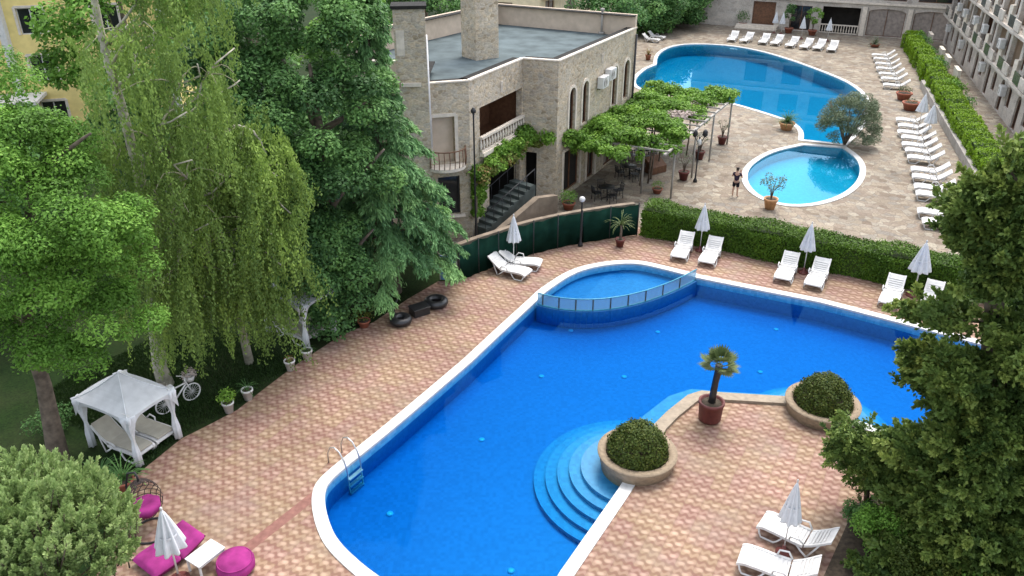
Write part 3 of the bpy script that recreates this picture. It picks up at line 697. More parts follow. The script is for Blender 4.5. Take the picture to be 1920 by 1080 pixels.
Wf, LF = facade(house, O, HB['D'], HB['E'], 0, RZ, [dict(u0=1.5, u1=2.35, **win), dict(u0=3.35, u1=4.2, **win), dict(u0=7.95, u1=8.8, **win), dict(u0=9.95, u1=10.9, **win),
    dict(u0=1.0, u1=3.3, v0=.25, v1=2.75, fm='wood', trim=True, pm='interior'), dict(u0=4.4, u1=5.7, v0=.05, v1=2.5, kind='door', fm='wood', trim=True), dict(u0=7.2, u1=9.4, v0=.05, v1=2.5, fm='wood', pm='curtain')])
facade(house, O, HB['E'], HB['F'], 0, RZ, [])
facade(house, O, HB['F'], HB['Gb'], 0, RZ, []); facade(house, O, HB['Gb'], HB['L0'], 0, RZ, [])
foot = [HB[k_] for k_ in ('L0', 'L1', 'A', 'B', 'Cc', 'D', 'E', 'F', 'Gb')]
rf = MB(); rf.prism(offset(foot, -.3), 7.2, 7.45, bottom=False); roof = rf.build('roof', 'roof', house, O)
def parapet(a, b, z0, z1, mat, t_=.3, capz=.07, capmat='trim', low=7.2):
    a = Vector(a); b = Vector(b); d = (b - a).normalized(); n = Vector((d.y, -d.x))
    m = MB(); q = [a - n * .002, b - n * .002, b - n * t_, a - n * t_]; q = [tuple(x) for x in q]; q = q if area2(q) > 0 else q[::-1]
    m.prism(q, low + .02, z1, bottom=False); m.build('parapet', mat, house, O)
    c = MB(); q = [a + n * .06, b + n * .06, b - n * .14, a - n * .14]; q = [tuple(x) for x in q]; q = q if area2(q) > 0 else q[::-1]
    c.prism(q, z1, z1 + capz); c.build('parapet_coping', capmat, house, O)
    f = MB(); q = [a - n * .141, b - n * .141, b - n * (t_ + .30), a - n * (t_ + .30)]; q = [tuple(x) for x in q]; q = q if area2(q) > 0 else q[::-1]
    f.prism(q, z1, z1 + capz * .6, bottom=False); f.build('flashing', 'roofdark', house, O)
for a, b in (('L0', 'L1'), ('L1', 'A'), ('A', 'B'), ('B', 'Cc'), ('Cc', 'D'), ('D', 'E')):
    parapet(HB[a], HB[b], 7.4, RZ + .001 if a != 'Cc' else RZ + .002, 'stone')
for a, b in (('E', 'F'), ('F', 'Gb'), ('Gb', 'L0')):
    parapet(HB[a], HB[b], 7.4, RZ + .75, 'plaster', t_=.28, capmat='plaster')
# loggia
dirL = (Vector(HB['Cc']) - Vector(HB['B'])).normalized(); nL = Vector((dirL.y, -dirL.x))
pa_ = Vector(HB['B']) + dirL * .95 + nL * .08; pb_ = Vector(HB['B']) + dirL * 5.75 + nL * .08
balustrade(house, O, pa_, pb_, 4.2, .8, 16)
m = MB(); m.bar((*(pa_ - nL * .1), 4.09), (*(pb_ - nL * .1), 4.09), .55, .2); m.build('balcony_slab', 'trim', house, O)
# iron balcony on the end wall
dA = (Vector(HB['B']) - Vector(HB['A'])).normalized(); nA = Vector((dA.y, -dA.x)); c0 = Vector(HB['A']) + dA * 1.42
m = MB(); cs = [c0 + dA * (1.0 * math.cos(t)) + nA * (.9 * math.sin(t)) for t in [math.pi * i / 12 for i in range(13)]]
m.prism([tuple(x) for x in cs] if area2([tuple(x) for x in cs]) > 0 else [tuple(x) for x in cs[::-1]], 3.85, 4.0); m.build('balcony_slab', 'trim', house, O)
m = MB()
m.tube([(x.x, x.y, 4.85) for x in cs], .03, 6)
for x in cs: m.tube([(x.x, x.y, 4.0), (x.x + nA.x * .1, x.y + nA.y * .1, 4.4), (x.x, x.y, 4.85)], .022, 5)
m.build('iron_railing', 'wood', house, O)
m = MB(); q = Vector(HB['A']) + dA * 1.55 + nA * .08; m.bar((*(q - dA * .75), 1.28), (*(q + dA * .75), 1.28), .3, .1); m.build('sill', 'trim', house, O)
# chimneys, pipe, vents, scuppers
def chimney(c, sz, rz, z0, z1, cap=True):
    m = MB(); m.box((c[0], c[1], (z0 + z1) / 2), (sz[0], sz[1], z1 - z0), rz); ch = m.build('chimney', 'stone', house, O)
    if cap:
        m = MB(); m.box((c[0], c[1], z1 + .07), (sz[0] + .16, sz[1] + .16, .14), rz); m.build('chimney_cap', 'roofdark', ch, O)
    return ch
ch1 = chimney((-4.62, 37.5), (1.42, 1.2), .1, 0, 11.35)
m = MB(); m.box((-5.0, 36.88, 9.9), (.36, .05, 1.1), .1); m.build('white_plate', 'trim', ch1, O)
m = MB(); m.box((-4.62, 36.85, 8.05), (.9, .16, .16), .1); m.build('ledge', 'trim', ch1, O)
chimney((-1.8, 46.3), (1.5, 1.5), .62, 7.45, 13.5)
m = MB(); m.tube([(-3.88, 37.15, 5.0), (-3.9, 37.15, 10.2)], .1, 10); m.build('white_pipe', 'white', house, O)
for (x, y) in ((-6.3, 50.2), (5.8, 53.7)):
    m = MB(); m.tube([(x, y, 7.4), (x, y, 8.9)], .07, 8); m.tube([(x, y, 8.9), (x, y, 9.05)], .13, 8); m.tube([(x, y, 7.45), (x, y, 7.6)], .2, 8); m.build('roof_vent', 'concrete', house, O)
m = MB(); e_ = Vector(HB['E']) - (Vector(HB['E']) - Vector(HB['D'])).normalized() * .25; e_ += Vector((.884, -.468)) * .12; m.tube([(e_.x, e_.y, 0), (e_.x, e_.y, 7.6)], .07, 8); m.build('downpipe', 'black', house, O)
for i, (u, z) in enumerate(((5.9, 5.75), (7.05, 6.0))):
    p_ = Wf(u, z, -.24); rzf = math.atan2(.884, .468)
    t = thing('air_conditioner', ('white air conditioner box on the stone wall, nearer of the two on the stone house', 'white air conditioner box on the stone wall, farther of the two on the stone house')[i], 'air conditioner', p_, rzf, 'air conditioners on the stone house')
    m = MB(); m.box((0, 0, 0), (.95, .38, .68)); m.build('housing', 'white', t, bevel=.03)
    m = MB()
    for r_ in (.08, .16, .24): m.tube([(-.12 + r_ * math.cos(a), -.2, r_ * math.sin(a)) for a in [i_ * math.pi / 8 for i_ in range(16)]], .012, 5, closed=True)
    m.build('fan_grille', 'concrete', t)
    for x_ in (-.3, .3): m = MB(); m.bar((x_, .05, -.38), (x_, .3, -.38), .04, .06); m.build('bracket', 'black', t)
# pale scupper streak pipes on the walls
for W_, u in ((Wf, 6.1), (Wl, 3.3)):
    m = MB(); m.bar(W_(u, 6.75, -.05), W_(u, 7.3, -.05), .12, .1); m.build('scupper', 'trim', house, O)

# stair wall and tarpaulin-covered stair between house and fence
sw = thing('stair_wall', 'sloping brown stone stair wall rising behind the green windbreak fence', 'wall', G(960, 440))
o_ = G(960, 440)
a, b, c = Vector(g2(915, 468)), Vector(g2(1005, 432)), Vector(g2(1040, 425))
m = MB()
d_ = (b - a).normalized(); n_ = Vector((-d_.y, d_.x)) * .35
vs = []
for p_, z in ((a, .6), (b, 1.85), (c, 1.8)):
    for q_ in (p_ - n_ * .5, p_ + n_ * .5): vs += [(q_.x, q_.y, 0), (q_.x, q_.y, z)]
fs = []
for i in range(2):
    s_ = i * 4; fs += [(s_, s_ + 4, s_ + 5, s_ + 1), (s_ + 2, s_ + 3, s_ + 7, s_ + 6), (s_ + 1, s_ + 5, s_ + 7, s_ + 3)]
fs += [(0, 1, 3, 2), (8, 10, 11, 9)]
m.add(vs, fs); m.build('wall', 'brownstone', sw, o_)
tb = thing('staircase', 'dark grey outdoor stair with black handrails climbing beside the stone house behind the green fence', 'stairs', G(950, 425))
o_ = G(950, 425)
e0, e1 = Vector(g2(912, 447)), Vector(g2(1003, 408)); de = (e1 - e0).normalized(); ne = Vector((-de.y, de.x)); NS = 9; Ls = (e1 - e0).length
m = MB()
for i in range(NS):
    p_ = e0 + de * Ls * (i + .5) / NS + ne * .75; h_ = .35 + .17 * (i + 1)
    m.box((p_.x, p_.y, h_ / 2), (Ls / NS + .02, 1.5, h_), math.atan2(de.y, de.x))
m.build('steps', 'tarp', tb, o_)
for sd_ in (.06, 1.44):
    m = MB(); q0 = e0 + ne * sd_; q1 = e1 + ne * sd_
    m.tube([(q0.x, q0.y, 1.35), (q1.x, q1.y, 2.75)], .03, 6)
    for i in range(7):
        p_ = q0.lerp(q1, i / 6); z_ = .35 + 1.4 * i / 6; m.tube([(p_.x, p_.y, z_), (p_.x, p_.y, z_ + 1.0)], .018, 5)
    m.build('handrail', 'black', tb, o_)

# ------------------------------------------------------------------ buildings round the plaza
fo = (37, 98, 0)
far = thing('hotel_block', 'pale stone hotel block with glazed arched openings closing the far end of the plaza', 'building', fo)
fp, fq = (23.5, 105.75), (49.3, 92.9)
gl = dict(fm='wood', pm='curtain')
u_ = 2.8
ops = [dict(u0=u_ + 3.9, u1=u_ + 6.6, v0=.1, v1=3.1, kind='blank', pm='wood', nm='shutter'), dict(u0=u_ + 8.5, u1=u_ + 10.8, v0=.1, v1=2.9, kind='door', fm='wood'),
       dict(u0=u_ + 12.0, u1=u_ + 16.2, v0=.05, v1=3.0, kind='void', deep=2.2), dict(u0=u_ + 17.1, u1=u_ + 21.0, v0=.05, v1=3.05, arch=.35, kind='door', **gl), dict(u0=u_ + 21.9, u1=u_ + 25.8, v0=.05, v1=3.05, arch=.35, kind='door', **gl)]
for k_ in range(1, 4):
    for (a, b) in ((3.9, 6.6), (8.5, 10.8), (12.2, 16.0), (17.3, 20.8), (22.0, 25.6)):
        ops.append(dict(u0=u_ + a, u1=u_ + b, v0=.5 + 3.5 * k_, v1=2.8 + 3.5 * k_, kind='window', fm='wood', pm='darkglass'))
Wb, LB = facade(far, fo, fp, fq, 0, 14.5, ops, mat='palestone')
db = (Vector(fq) - Vector(fp)).normalized(); nb = Vector((db.y, -db.x))
for (a, b) in ((12.0, 16.2),): balustrade(far, fo, Vector(fp) + db * (u_ + a) + nb * .12, Vector(fp) + db * (u_ + b) + nb * .12, .05, 1.0, 14)
m = MB()
for k_ in range(1, 4): m = MB(); m.bar(Wb(0, 3.6 + 3.5 * (k_ - 1), -.1), Wb(LB, 3.6 + 3.5 * (k_ - 1), -.1), .25, .22); m.build('string_course', 'trim', far, fo)
m = MB()
q = [Vector(fp), Vector(fq), Vector(fq) - nb * 12, Vector(fp) - nb * 12]; q = [tuple(x - nb * .01) for x in q]; m.prism(q if area2(q) > 0 else q[::-1], 14.3, 14.7); m.build('roof', 'roof', far, fo)
m = MB(); sd_ = [Vector(fp), Vector(fp) - nb * 12]
m.add([(*sd_[1], 0), (*sd_[0], 0), (*sd_[0], 14.3), (*sd_[1], 14.3)], [(0, 1, 2, 3)]); m.build('end_wall', 'palestone', far, fo)
m = MB()
for i in range(3): m.bar(Wb(u_ + 2.3, .08 + .15 * i, -1.2 + .35 * i), Wb(u_ + 7.2, .08 + .15 * i, -1.2 + .35 * i), 1.0, .15)
m.build('steps', 'trim', far, fo)
for p_ in (16.65, 21.45):
    m = MB(); m.box(Wb(u_ + p_, 1.6, -.12), (.5, .4, 3.2), math.atan2(db.y, db.x)); m.build('pilaster', 'trim', far, fo)

ro = (40, 70, 0)
rbld = thing('apartment_wing', 'long stone and plaster apartment wing with balconies along the right side of the plaza', 'building', ro)
dr = Vector((-11.75, -35.1)).normalized(); rp = Vector((48.2, 92.2)); rq = rp + dr * 70
nr = Vector((dr.y, -dr.x))
ops = []; bal = []
for i in range(12):
    u = 1.2 + i * 5.8
    ops += [dict(u0=u, u1=u + 1.3, v0=.05, v1=2.5, arch=1, kind='door', fm='wood'), dict(u0=u + 2.6, u1=u + 3.9, v0=.9, v1=2.4, fm='wood', arch=.3)]
    for k_ in (1, 2):
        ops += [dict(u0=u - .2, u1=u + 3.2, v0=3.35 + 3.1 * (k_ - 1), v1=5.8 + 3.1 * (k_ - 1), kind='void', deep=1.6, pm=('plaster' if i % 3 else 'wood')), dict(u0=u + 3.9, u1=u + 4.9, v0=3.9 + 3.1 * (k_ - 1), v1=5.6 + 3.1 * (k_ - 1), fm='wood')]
        bal.append((u, 3.1 * k_ + .1))
Wr, LR = facade(rbld, ro, rp, rq, 0, 9.8, ops, mat='palestone')
m = MB(); q = [rp, rq, rq - nr * 10, rp - nr * 10]; q = [tuple(x) for x in q]; m.prism(q if area2(q) > 0 else q[::-1], 9.8, 10.1); m.build('roof', 'roof', rbld, ro)
m = MB()
for k_ in (1, 2): m = MB(); m.bar(Wr(0, 3.1 * k_, -.3), Wr(LR, 3.1 * k_, -.3), .62, .22); m.build('balcony_slab', 'palestone', rbld, ro)
for i, (u, z) in enumerate(bal):
    m = MB(); m.bar(Wr(u - .4, z + .5, -.56), Wr(u + 1.5, z + .5, -.56), .05, .8); m.build('balcony_panel', 'canopyglass', rbld, ro)
    m = MB(); m.bar(Wr(u + 1.6, z + .45, -.55), Wr(u + 3.4, z + .45, -.55), .1, .75); m.build('parapet', 'palestone', rbld, ro)
    m = MB(); m.bar(Wr(u + 3.7, z + 1.35, -.02), Wr(u + 3.7, z - .1, -.02), .5, .5); m.build('pier', 'trim', rbld, ro)
acn = 0
for i, (u, z) in enumerate(((1.9, 2.05), (5.6, 4.7), (9.3, 4.6), (10.9, 1.9), (15.0, 4.75), (19.6, 4.7), (22.3, 1.95), (27.0, 4.7), (31.2, 1.9), (8.4, 7.6), (17.4, 7.6))):
    p_ = Wr(u + 1.0, z, -.25)
    t = thing('air_conditioner', 'white air conditioner %s of the apartment wing, %s from the far corner' % (('at ground floor', 'beside a balcony')[z > 3], ORD[acn]), 'air conditioner', p_, math.atan2(dr.y, dr.x), 'air conditioners on the apartment wing')
    acn += 1
    m = MB(); m.box((0, 0, 0), (1.0, .42, .72)); m.build('housing', 'white', t, bevel=.03)
    m = MB(); m.tube([(-.12 + .24 * math.cos(a), -.22, .24 * math.sin(a)) for a in [i_ * math.pi / 8 for i_ in range(16)]], .02, 5, closed=True); m.build('fan_grille', 'concrete', t)
for i, u in enumerate((2.5, 11.5, 15.6, 21.4)):
    a, b = Vector(Wr(u, 0, -1.9)), Vector(Wr(u + 2.2, 0, -1.9)); mid = (a + b) / 2
    m = MB(); m.bar((a.x, a.y, .75), (b.x, b.y, .75), .25, 1.5); m.bar((a.x, a.y, 1.53), (b.x, b.y, 1.53), .33, .08)
    o = m.build('garden_wall', 'trim', None, (mid.x, mid.y, 0)); tag(o, 'low white garden wall in front of the apartment wing, %s from the far corner' % ORD[i], 'wall', 'garden walls of the apartment wing')
# path kerb and planted strip along the wing
kb_ = MB(); kb_.bar((*Vector(Wr(2, 0, -4.2)[:2]), .06), (*Vector(Wr(44, 0, -4.2)[:2]), .06), .2, .2); struct(kb_.build('kerb', 'concrete'))
soilpatch('planting_strip', [tuple(Vector(Wr(a_, 0, -b_)[:2])) for a_, b_ in ((2, 2.2), (44, 2.2), (44, 4.05), (2, 4.05))], -.004, 'lawn')

# cream house behind the stone house, yellow house behind the left trees
co = (8, 92, 0)
ch_ = thing('cream_house', 'cream rendered house with balconies behind the roof of the stone house', 'house', co)
cp, cq = (-5.0, 85), (2.6, 82); cr_ = (11.2, 98)
ops = []
for k_ in range(4):
    ops += [dict(u0=.8, u1=2.1, v0=.8 + 3 * k_, v1=2.5 + 3 * k_), dict(u0=3.4, u1=5.4, v0=.3 + 3 * k_, v1=2.5 + 3 * k_, kind='door', pm='curtain')]
facade(ch_, co, cp, cq, 0, 13.5, ops, mat='cream')
ops = []
for k_ in range(4):
    ops += [dict(u0=1.5 + 5.2 * j, u1=3.6 + 5.2 * j, v0=.4 + 3 * k_, v1=2.6 + 3 * k_, kind='door', pm='curtain') for j in range(3)]
Wc, LC = facade(ch_, co, cq, cr_, 0, 13.5, ops, mat='cream')
for k_ in range(1, 4):
    m = MB(); m.bar(Wc(.5, 3 * k_, -.7), Wc(LC - .5, 3 * k_, -.7), 1.4, .2); m.build('balcony_slab', 'trim', ch_, co)
    m = MB(); m.bar(Wc(.5, 3 * k_ + .5, -1.35), Wc(LC - .5, 3 * k_ + .5, -1.35), .1, .75); m.build('balcony_parapet', 'cream', ch_, co)
m = MB(); q = [cp, cq, cr_, (2, 106), (-12, 96)]; m.prism(q if area2(q) > 0 else q[::-1], 13.5, 13.9); m.build('roof', 'terracotta', ch_, co)
yo = (-36, 56, 0)
yh = thing('yellow_house', 'yellow rendered house with white corner piers half hidden behind the trees at far left', 'house', yo)
ops = []
for k_ in range(4):
    ops += [dict(u0=1.5 + 4.6 * j, u1=3.1 + 4.6 * j, v0=.9 + 3.1 * k_, v1=2.6 + 3.1 * k_, fm='white', trim=True) for j in range(6)]
Wy, LY = facade(yh, yo, (-52, 50), (-24, 58), 0, 13, ops, mat='yellow')
for u in (.2, 9.7, 18.9, LY - .3): m = MB(); m.bar(Wy(u, 0, -.12), Wy(u, 13, -.12), .45, .45); m.build('pier', 'white', yh, yo)
m = MB(); q = [(-52.5, 49.4), (-23.4, 57.8), (-26, 68), (-56, 60)]; m.prism(q, 13, 13.4); m.build('roof', 'terracotta', yh, yo)
facade(yh, yo, (-24, 58), (-26.5, 67.5), 0, 13, [], mat='yellow')
m = MB(); pp = Vector(Wy(17.5, 0, -1.6)); m.box((pp.x, pp.y, 3.2), (6, 3, .2), .27); m.box((pp.x - 2, pp.y - 1.2, 1.6), (.25, .25, 3.1), .27); m.box((pp.x + 2.6, pp.y, 1.6), (.25, .25, 3.1), .27); m.build('porch', 'white', yh, yo)

# ------------------------------------------------------------------ hedges and fence
def hedge(name, label, line, width, height, mat, nleaf, size, lump=0.0, lumps=0, group=None, tint=.5):
    o = (*line[0], 0); t = thing(name, label, 'hedge', o, 0, group)
    line = [Vector(p) for p in line]; core = MB(); Lv = Leaves()
    tot = sum((line[i + 1] - line[i]).length for i in range(len(line) - 1)); acc = 0
    for i in range(len(line) - 1):
        a, b = line[i], line[i + 1]; Ls = (b - a).length; d = (b - a) / Ls; n = Vector((d.y, -d.x))
        core.bar((a.x, a.y, (height - .14) / 2), (b.x, b.y, (height - .14) / 2), width - .22, height - .14)
        k = int(nleaf * Ls / tot); u = rng.random(k) * Ls
        per = 2 * height + width; s_ = rng.random(k) * per
        wob = .07 * np.sin(u * 2.3 + i) + .07 * np.sin(u * .9 + 1.7) + .04 * rng.normal(size=k)
        lp = (np.abs(np.sin((u + acc) * math.pi * lumps / tot)) - .6) * lump if lumps else 0
        off = np.where(s_ < height, -width / 2 - wob - lp * .6, np.where(s_ < height + width, s_ - height - width / 2, width / 2 + wob + lp * .6))
        z = np.where(s_ < height, s_, np.where(s_ < height + width, height + wob + lp, per - s_))
        # round the shoulders
        edge = np.clip((np.abs(off) - (width / 2 - .18)) / .18, 0, 1); z = np.where(z > height - .2, z - .10 * edge ** 2, z)
        nrm_ = np.where((s_ < height)[:, None], np.array([-n.x, -n.y, .35]), np.where((s_ < height + width)[:, None], np.array([0, 0, 1.]), np.array([n.x, n.y, .35])))
        p = np.stack([a.x + d.x * u + n.x * off, a.y + d.y * u + n.y * off, z], 1) + rng.normal(size=(k, 3)) * .035
        nm = unit(nrm_ + rng.normal(size=(k, 3)) * .55); tt = rdir(k); tt = tt - nm * np.sum(tt * nm, 1, keepdims=True)
        tn = tint + .13 * rng.normal(size=k) + .10 * np.sin(u * 1.9 + off * 2) + .08 * np.sin(u * 5.1 + z * 4)
        Lv.put(p, tt, nm, size * (.7 + .6 * rng.random(k)), size * .6, tn); acc += Ls
    core.build('core', M['leaf_box'] if mat != 'leaf_lime' else M['leaf_hedge'], t, o)
    Lv.build('foliage', mat, t, o)
    return t
h0, h1 = Vector(g2(1200, 441)), Vector(g2(1656, 533)); dh = (h1 - h0).normalized(); nh = Vector((-dh.y, dh.x))
hedge('clipped_hedge', 'thick dark green clipped hedge running along the far edge of the tiled pool deck', [tuple(h0 + nh * .75), tuple(h1 + nh * .75), tuple(h1 + nh * .75 + dh * 9)], 1.45, 1.5, 'leaf_hedge', 60000, .10)
q0, q1 = Vector(g2(1697, 97)), Vector(g2(1842, 347)); dq = (q1 - q0).normalized(); nq = Vector((dq.y, -dq.x)) * -1
nq = Vector((-dq.y, dq.x)) if Vector((-dq.y, dq.x)).x > 0 else Vector((dq.y, -dq.x))
pts = [tuple(q0 + nq * .7 + dq * x) for x in (-3.5, 0, 17.5)]
hedge('rounded_hedge', 'lime green rounded hedge beside the far sun lounger row, the longer stretch toward the hotel', pts, 1.35, 1.5, 'leaf_lime', 22000, .15, .32, 10, 'lime hedges along the path')
pts = [tuple(q0 + nq * .55 + dq * x) for x in (18.6, 34, 46.5)]
hedge('rounded_hedge', 'lime green rounded hedge behind the near sun lounger row, ending at the big conifer', pts, 1.5, 1.45, 'leaf_lime', 30000, .14, .32, 14, 'lime hedges along the path')
m = MB(); m.bar((*(q0 - nq * .35 + dq * 17), .3), (*(q1 - nq * .35 + dq * 3), .3), .3, .6)
o = m.build('garden_wall', 'concrete', None, (*q1, 0)); tag(o, 'low grey concrete wall along the foot of the lime hedge behind the sun loungers', 'wall')

fl = [Vector(g2(*p)) for p in ((862, 527), (898, 512), (935, 499), (968, 487), (1000, 477), (1045, 466), (1090, 457), (1142, 448), (1194, 441))]
ft = thing('windbreak_fence', 'dark green mesh windbreak fence curving round the left back corner of the pool deck', 'fence', (*fl[4], 0)); fo_ = (*fl[4], 0)
m = MB(); zt = [1.72, 1.74, 1.7, 1.73, 1.7, 1.74, 1.7, 1.73, 1.7]
for i in range(len(fl) - 1):
    a, b = fl[i], fl[i + 1]; K = 10
    d = (b - a).normalized(); n = Vector((-d.y, d.x))
    for j in range(K):
        f0, f1 = j / K, (j + 1) / K
        def q(f): return a.lerp(b, f) + n * (.05 * math.sin(f * 9 + i * 2) * math.sin(f * math.pi))
        def zz(f): return zt[i] + (zt[i + 1] - zt[i]) * f - .05 * math.sin(f * math.pi) + .015 * math.sin(f * 20 + i)
        p_, r_ = q(f0), q(f1)
        m.add([(p_.x, p_.y, .03), (r_.x, r_.y, .03), (r_.x, r_.y, zz(f1)), (p_.x, p_.y, zz(f0))], [(0, 1, 2, 3)], True)
ob = m.build('mesh_screen', 'net', ft, fo_, weld=True); sd = ob.modifiers.new('t', 'SOLIDIFY'); sd.thickness = .015
for p_ in fl:
    m = MB(); m.tube([(p_.x, p_.y, 0), (p_.x, p_.y, 1.8)], .03, 8); m.build('post', 'black', ft, fo_)
m = MB()
rw = [p_ + Vector((-.18, .42)) for p_ in fl]
for i in range(len(rw) - 1): m.bar((*rw[i], .8), (*rw[i + 1], .8), .26, 1.66 + .002 * (i % 2))
o = m.build('retaining_wall', 'brownstone', None, (*rw[4], 0)); tag(o, 'low pale stone wall directly behind the green windbreak fence', 'wall')
a, b = Vector(g2(826, 524)), Vector(g2(857, 528))
t = thing('blue_panel', 'faded blue board standing at the left end of the green windbreak fence', 'board', (*a, 0)); m = MB(); m.bar((*a, .62), (*b, .62), .05, 1.2); m.build('board', 'bluepanel', t, (*a, 0))
for q_ in (a, b): m = MB(); m.bar((*q_, 0), (*q_, 1.3), .06, .06); m.build('post', 'concrete', t, (*a, 0))

# ------------------------------------------------------------------ sun loungers
def lounger_proto(label, cushion=False):
    t = thing('sun_lounger', label, 'sun lounger'); mat = 'white'
    W2 = .33
    prof = [(0, .27), (.06, .31), (.2, .345), (.5, .34), (.9, .315), (1.22, .315)]
    def strip(pr, th, y0, y1):
        m = MB(); vs = []; k = len(pr)
        for x, z in pr: vs += [(x, y0, z), (x, y1, z), (x, y1, z - th), (x, y0, z - th)]
        fs = []
        for i in range(k - 1):
            a = i * 4; b = a + 4
            fs += [(a, b, b + 1, a + 1), (a + 1, b + 1, b + 2, a + 2), (a + 2, b + 2, b + 3, a + 3), (a + 3, b + 3, b, a)]
        fs += [(0, 1, 2, 3), (k * 4 - 4, k * 4 - 1, k * 4 - 2, k * 4 - 3)]
        return m.add(vs, fs)
    m = strip(prof, .045, -W2 + .04, W2 - .04)
    for s in (-1, 1):
        r = strip([(x, z + .022) for x, z in prof], .085, s * W2 - .04, s * W2 + .04); m.add(r.v, r.f)
    for i in range(9): m.box((.2 + i * .115, 0, .349 - .0028 * i), (.055, W2 * 1.7, .012))
    m.build('seat', mat, t, bevel=.012)
    bk = [(1.25, .325), (1.45, .45), (1.65, .61), (1.80, .745), (1.87, .795)]
    m = strip(bk, .045, -W2 + .05, W2 - .05)
    for s in (-1, 1):
        r = strip([(x, z + .02) for x, z in bk], .075, s * (W2 - .02) - .035, s * (W2 - .02) + .035); m.add(r.v, r.f)
    for i in range(5):
        f = i / 5; m.box((1.36 + .4 * f, 0, .407 + .325 * f), (.05, W2 * 1.6, .012), mat=Matrix.Rotation(-.68, 4, 'Y'))
    m.build('backrest', mat, t, bevel=.012)
    for s in (-1, 1):
        m = MB(); m.tube([(.05, s * W2, .28), (.10, s * (W2 + .03), .12), (.16, s * (W2 + .04), .02), (.50, s * (W2 + .04), .02), (.60, s * (W2 + .03), .12), (.72, s * W2, .29)], .026, 7); m.build('front_leg', mat, t)
        m = MB(); m.tube([(1.02, s * W2, .30), (1.2, s * (W2 + .03), .14), (1.36, s * (W2 + .03), .02)], .028, 7); m.tube([(1.62, s * (W2 - .02), .55), (1.5, s * (W2 + .01), .3), (1.36, s * (W2 + .031), .022)], .024, 7); m.build('rear_leg', mat, t)
        m = MB(); m.tube([(.86, s * W2, .32), (.9, s * (W2 + .05), .47), (1.12, s * (W2 + .06), .50), (1.24, s * W2, .36)], .026, 7); m.build('armrest', mat, t)
    if cushion:
        c = strip([(.01, .40), (.2, .425), (.6, .415), (1.2, .40), (1.5, .55), (1.86, .87)], .05, -W2 + .03, W2 - .03); c.build('cushion', 'creamcloth', t, bevel=.02)
    return t
LP = lounger_proto('x'); used_first = [False]
LC_ = None
def put_lounger(foot, head, label, group, proto=None, scale=1.06):
    global LC_
    f = G(*foot, .33); h = G(*head, .80); d = h - f; rz = math.atan2(d.y, d.x); loc = (f.x, f.y, 0)
    return put_lounger_w(loc, rz, label, group, proto, scale)
def put_lounger_w(loc, rz, label, group, proto=None, scale=1.06):
    if proto is None:
        if not used_first[0]:
            used_first[0] = True; LP.location = loc; LP.rotation_euler = (0, 0, rz); LP['label'] = label; LP.scale = (scale,) * 3; r = LP
        else: r = dup(LP, loc, rz, label, scale)
    else: r = dup(proto, loc, rz, label, scale)
    r['group'] = group; return r
gA = 'white sun loungers in pairs around the tiled pool deck'
for i, (f, h) in enumerate((((1272, 480), (1292, 431)), ((1324, 490), (1346, 440)), ((1467, 521), (1488, 469)), ((1524, 533), (1546, 481)), ((1665, 567), (1686, 510)), ((1738, 579), (1757, 524)))):
    put_lounger(f, h, ['white sun lounger before the dark hedge, left one of the pair nearest the wading corner', 'white sun lounger before the dark hedge, right one of the pair nearest the wading corner',
        'white sun lounger before the dark hedge, left one of the middle pair', 'white sun lounger before the dark hedge, right one of the middle pair',
        'white sun lounger before the dark hedge, left one of the pair nearest the big conifer', 'white sun lounger before the dark hedge, touching the big conifer branches'][i], gA)
put_lounger((991, 511), (931, 479), 'white sun lounger by the green fence, the one nearer the camera', gA)
put_lounger((1015, 492), (960, 470), 'white sun lounger by the green fence, the one right beside the closed parasol', gA)
put_lounger((1428, 971), (1531, 990), 'white sun lounger in the near right corner, behind the parasol pole', gA)
put_lounger((1387, 1036), (1500, 1048), 'white sun lounger in the near right corner, lowest one, cut by the picture edge', gA)
gB = 'white sun loungers in a long row before the lime hedge'
nearrow = [((1680, 223), (1745, 215)), ((1684, 234), (1749, 226)), ((1683, 246), (1749, 236)), ((1690, 256), (1746, 247)), ((1691, 269), (1750, 258)), ((1697, 280), (1757, 272)), ((1701, 293), (1764, 283)), ((1708, 316), (1773, 307)), ((1710, 329), (1778, 319)), ((1714, 348), (1781, 337)), ((1717, 361), (1783, 351)), ((1720, 394), (1792, 383)), ((1729, 413), (1803, 403))]
dl = (G(1792, 383, .8) - G(1720, 394, .33)); rzl = math.atan2(nq.y, nq.x)
for i, (f, h) in enumerate(nearrow):
    p_ = G(*f, .33); put_lounger_w((p_.x, p_.y, 0), rzl - .03 + random.uniform(-.06, .06), 'white sun lounger in the near lime hedge row, %s from the near end' % ORD[len(nearrow) - 1 - i], gB, scale=1.12)
gC = 'white sun loungers in the short row beyond the terracotta tubs'
farrow = [(1635, 102), (1638, 109), (1641, 118), (1643, 127), (1648, 137), (1652, 146), (1656, 158)]
for i, f in enumerate(farrow):
    p_ = G(*f, .33); put_lounger_w((p_.x, p_.y, 0), rzl - .03 + random.uniform(-.06, .06), 'white sun lounger in the short row beyond the terracotta tubs, %s from the tubs' % ORD[6 - i], gC, scale=1.12)
gD = 'white sun loungers lined up in front of the hotel block'
toprow = [(1370, 74), (1393, 76), (1429, 79), (1451, 81), (1479, 85), (1506, 88), (1531, 90), (1558, 93)]
for i, f in enumerate(toprow):
    p_ = G(*f, .33); put_lounger_w((p_.x, p_.y, 0), 1.02 + random.uniform(-.09, .09), 'white sun lounger in front of the hotel block, %s from the left' % ORD[i], gD, scale=1.2)
put_lounger_w((*g2(1236, 80), 0), 2.6, 'white sun lounger by the house corner, nearer of two beside the clipped trees', gA)
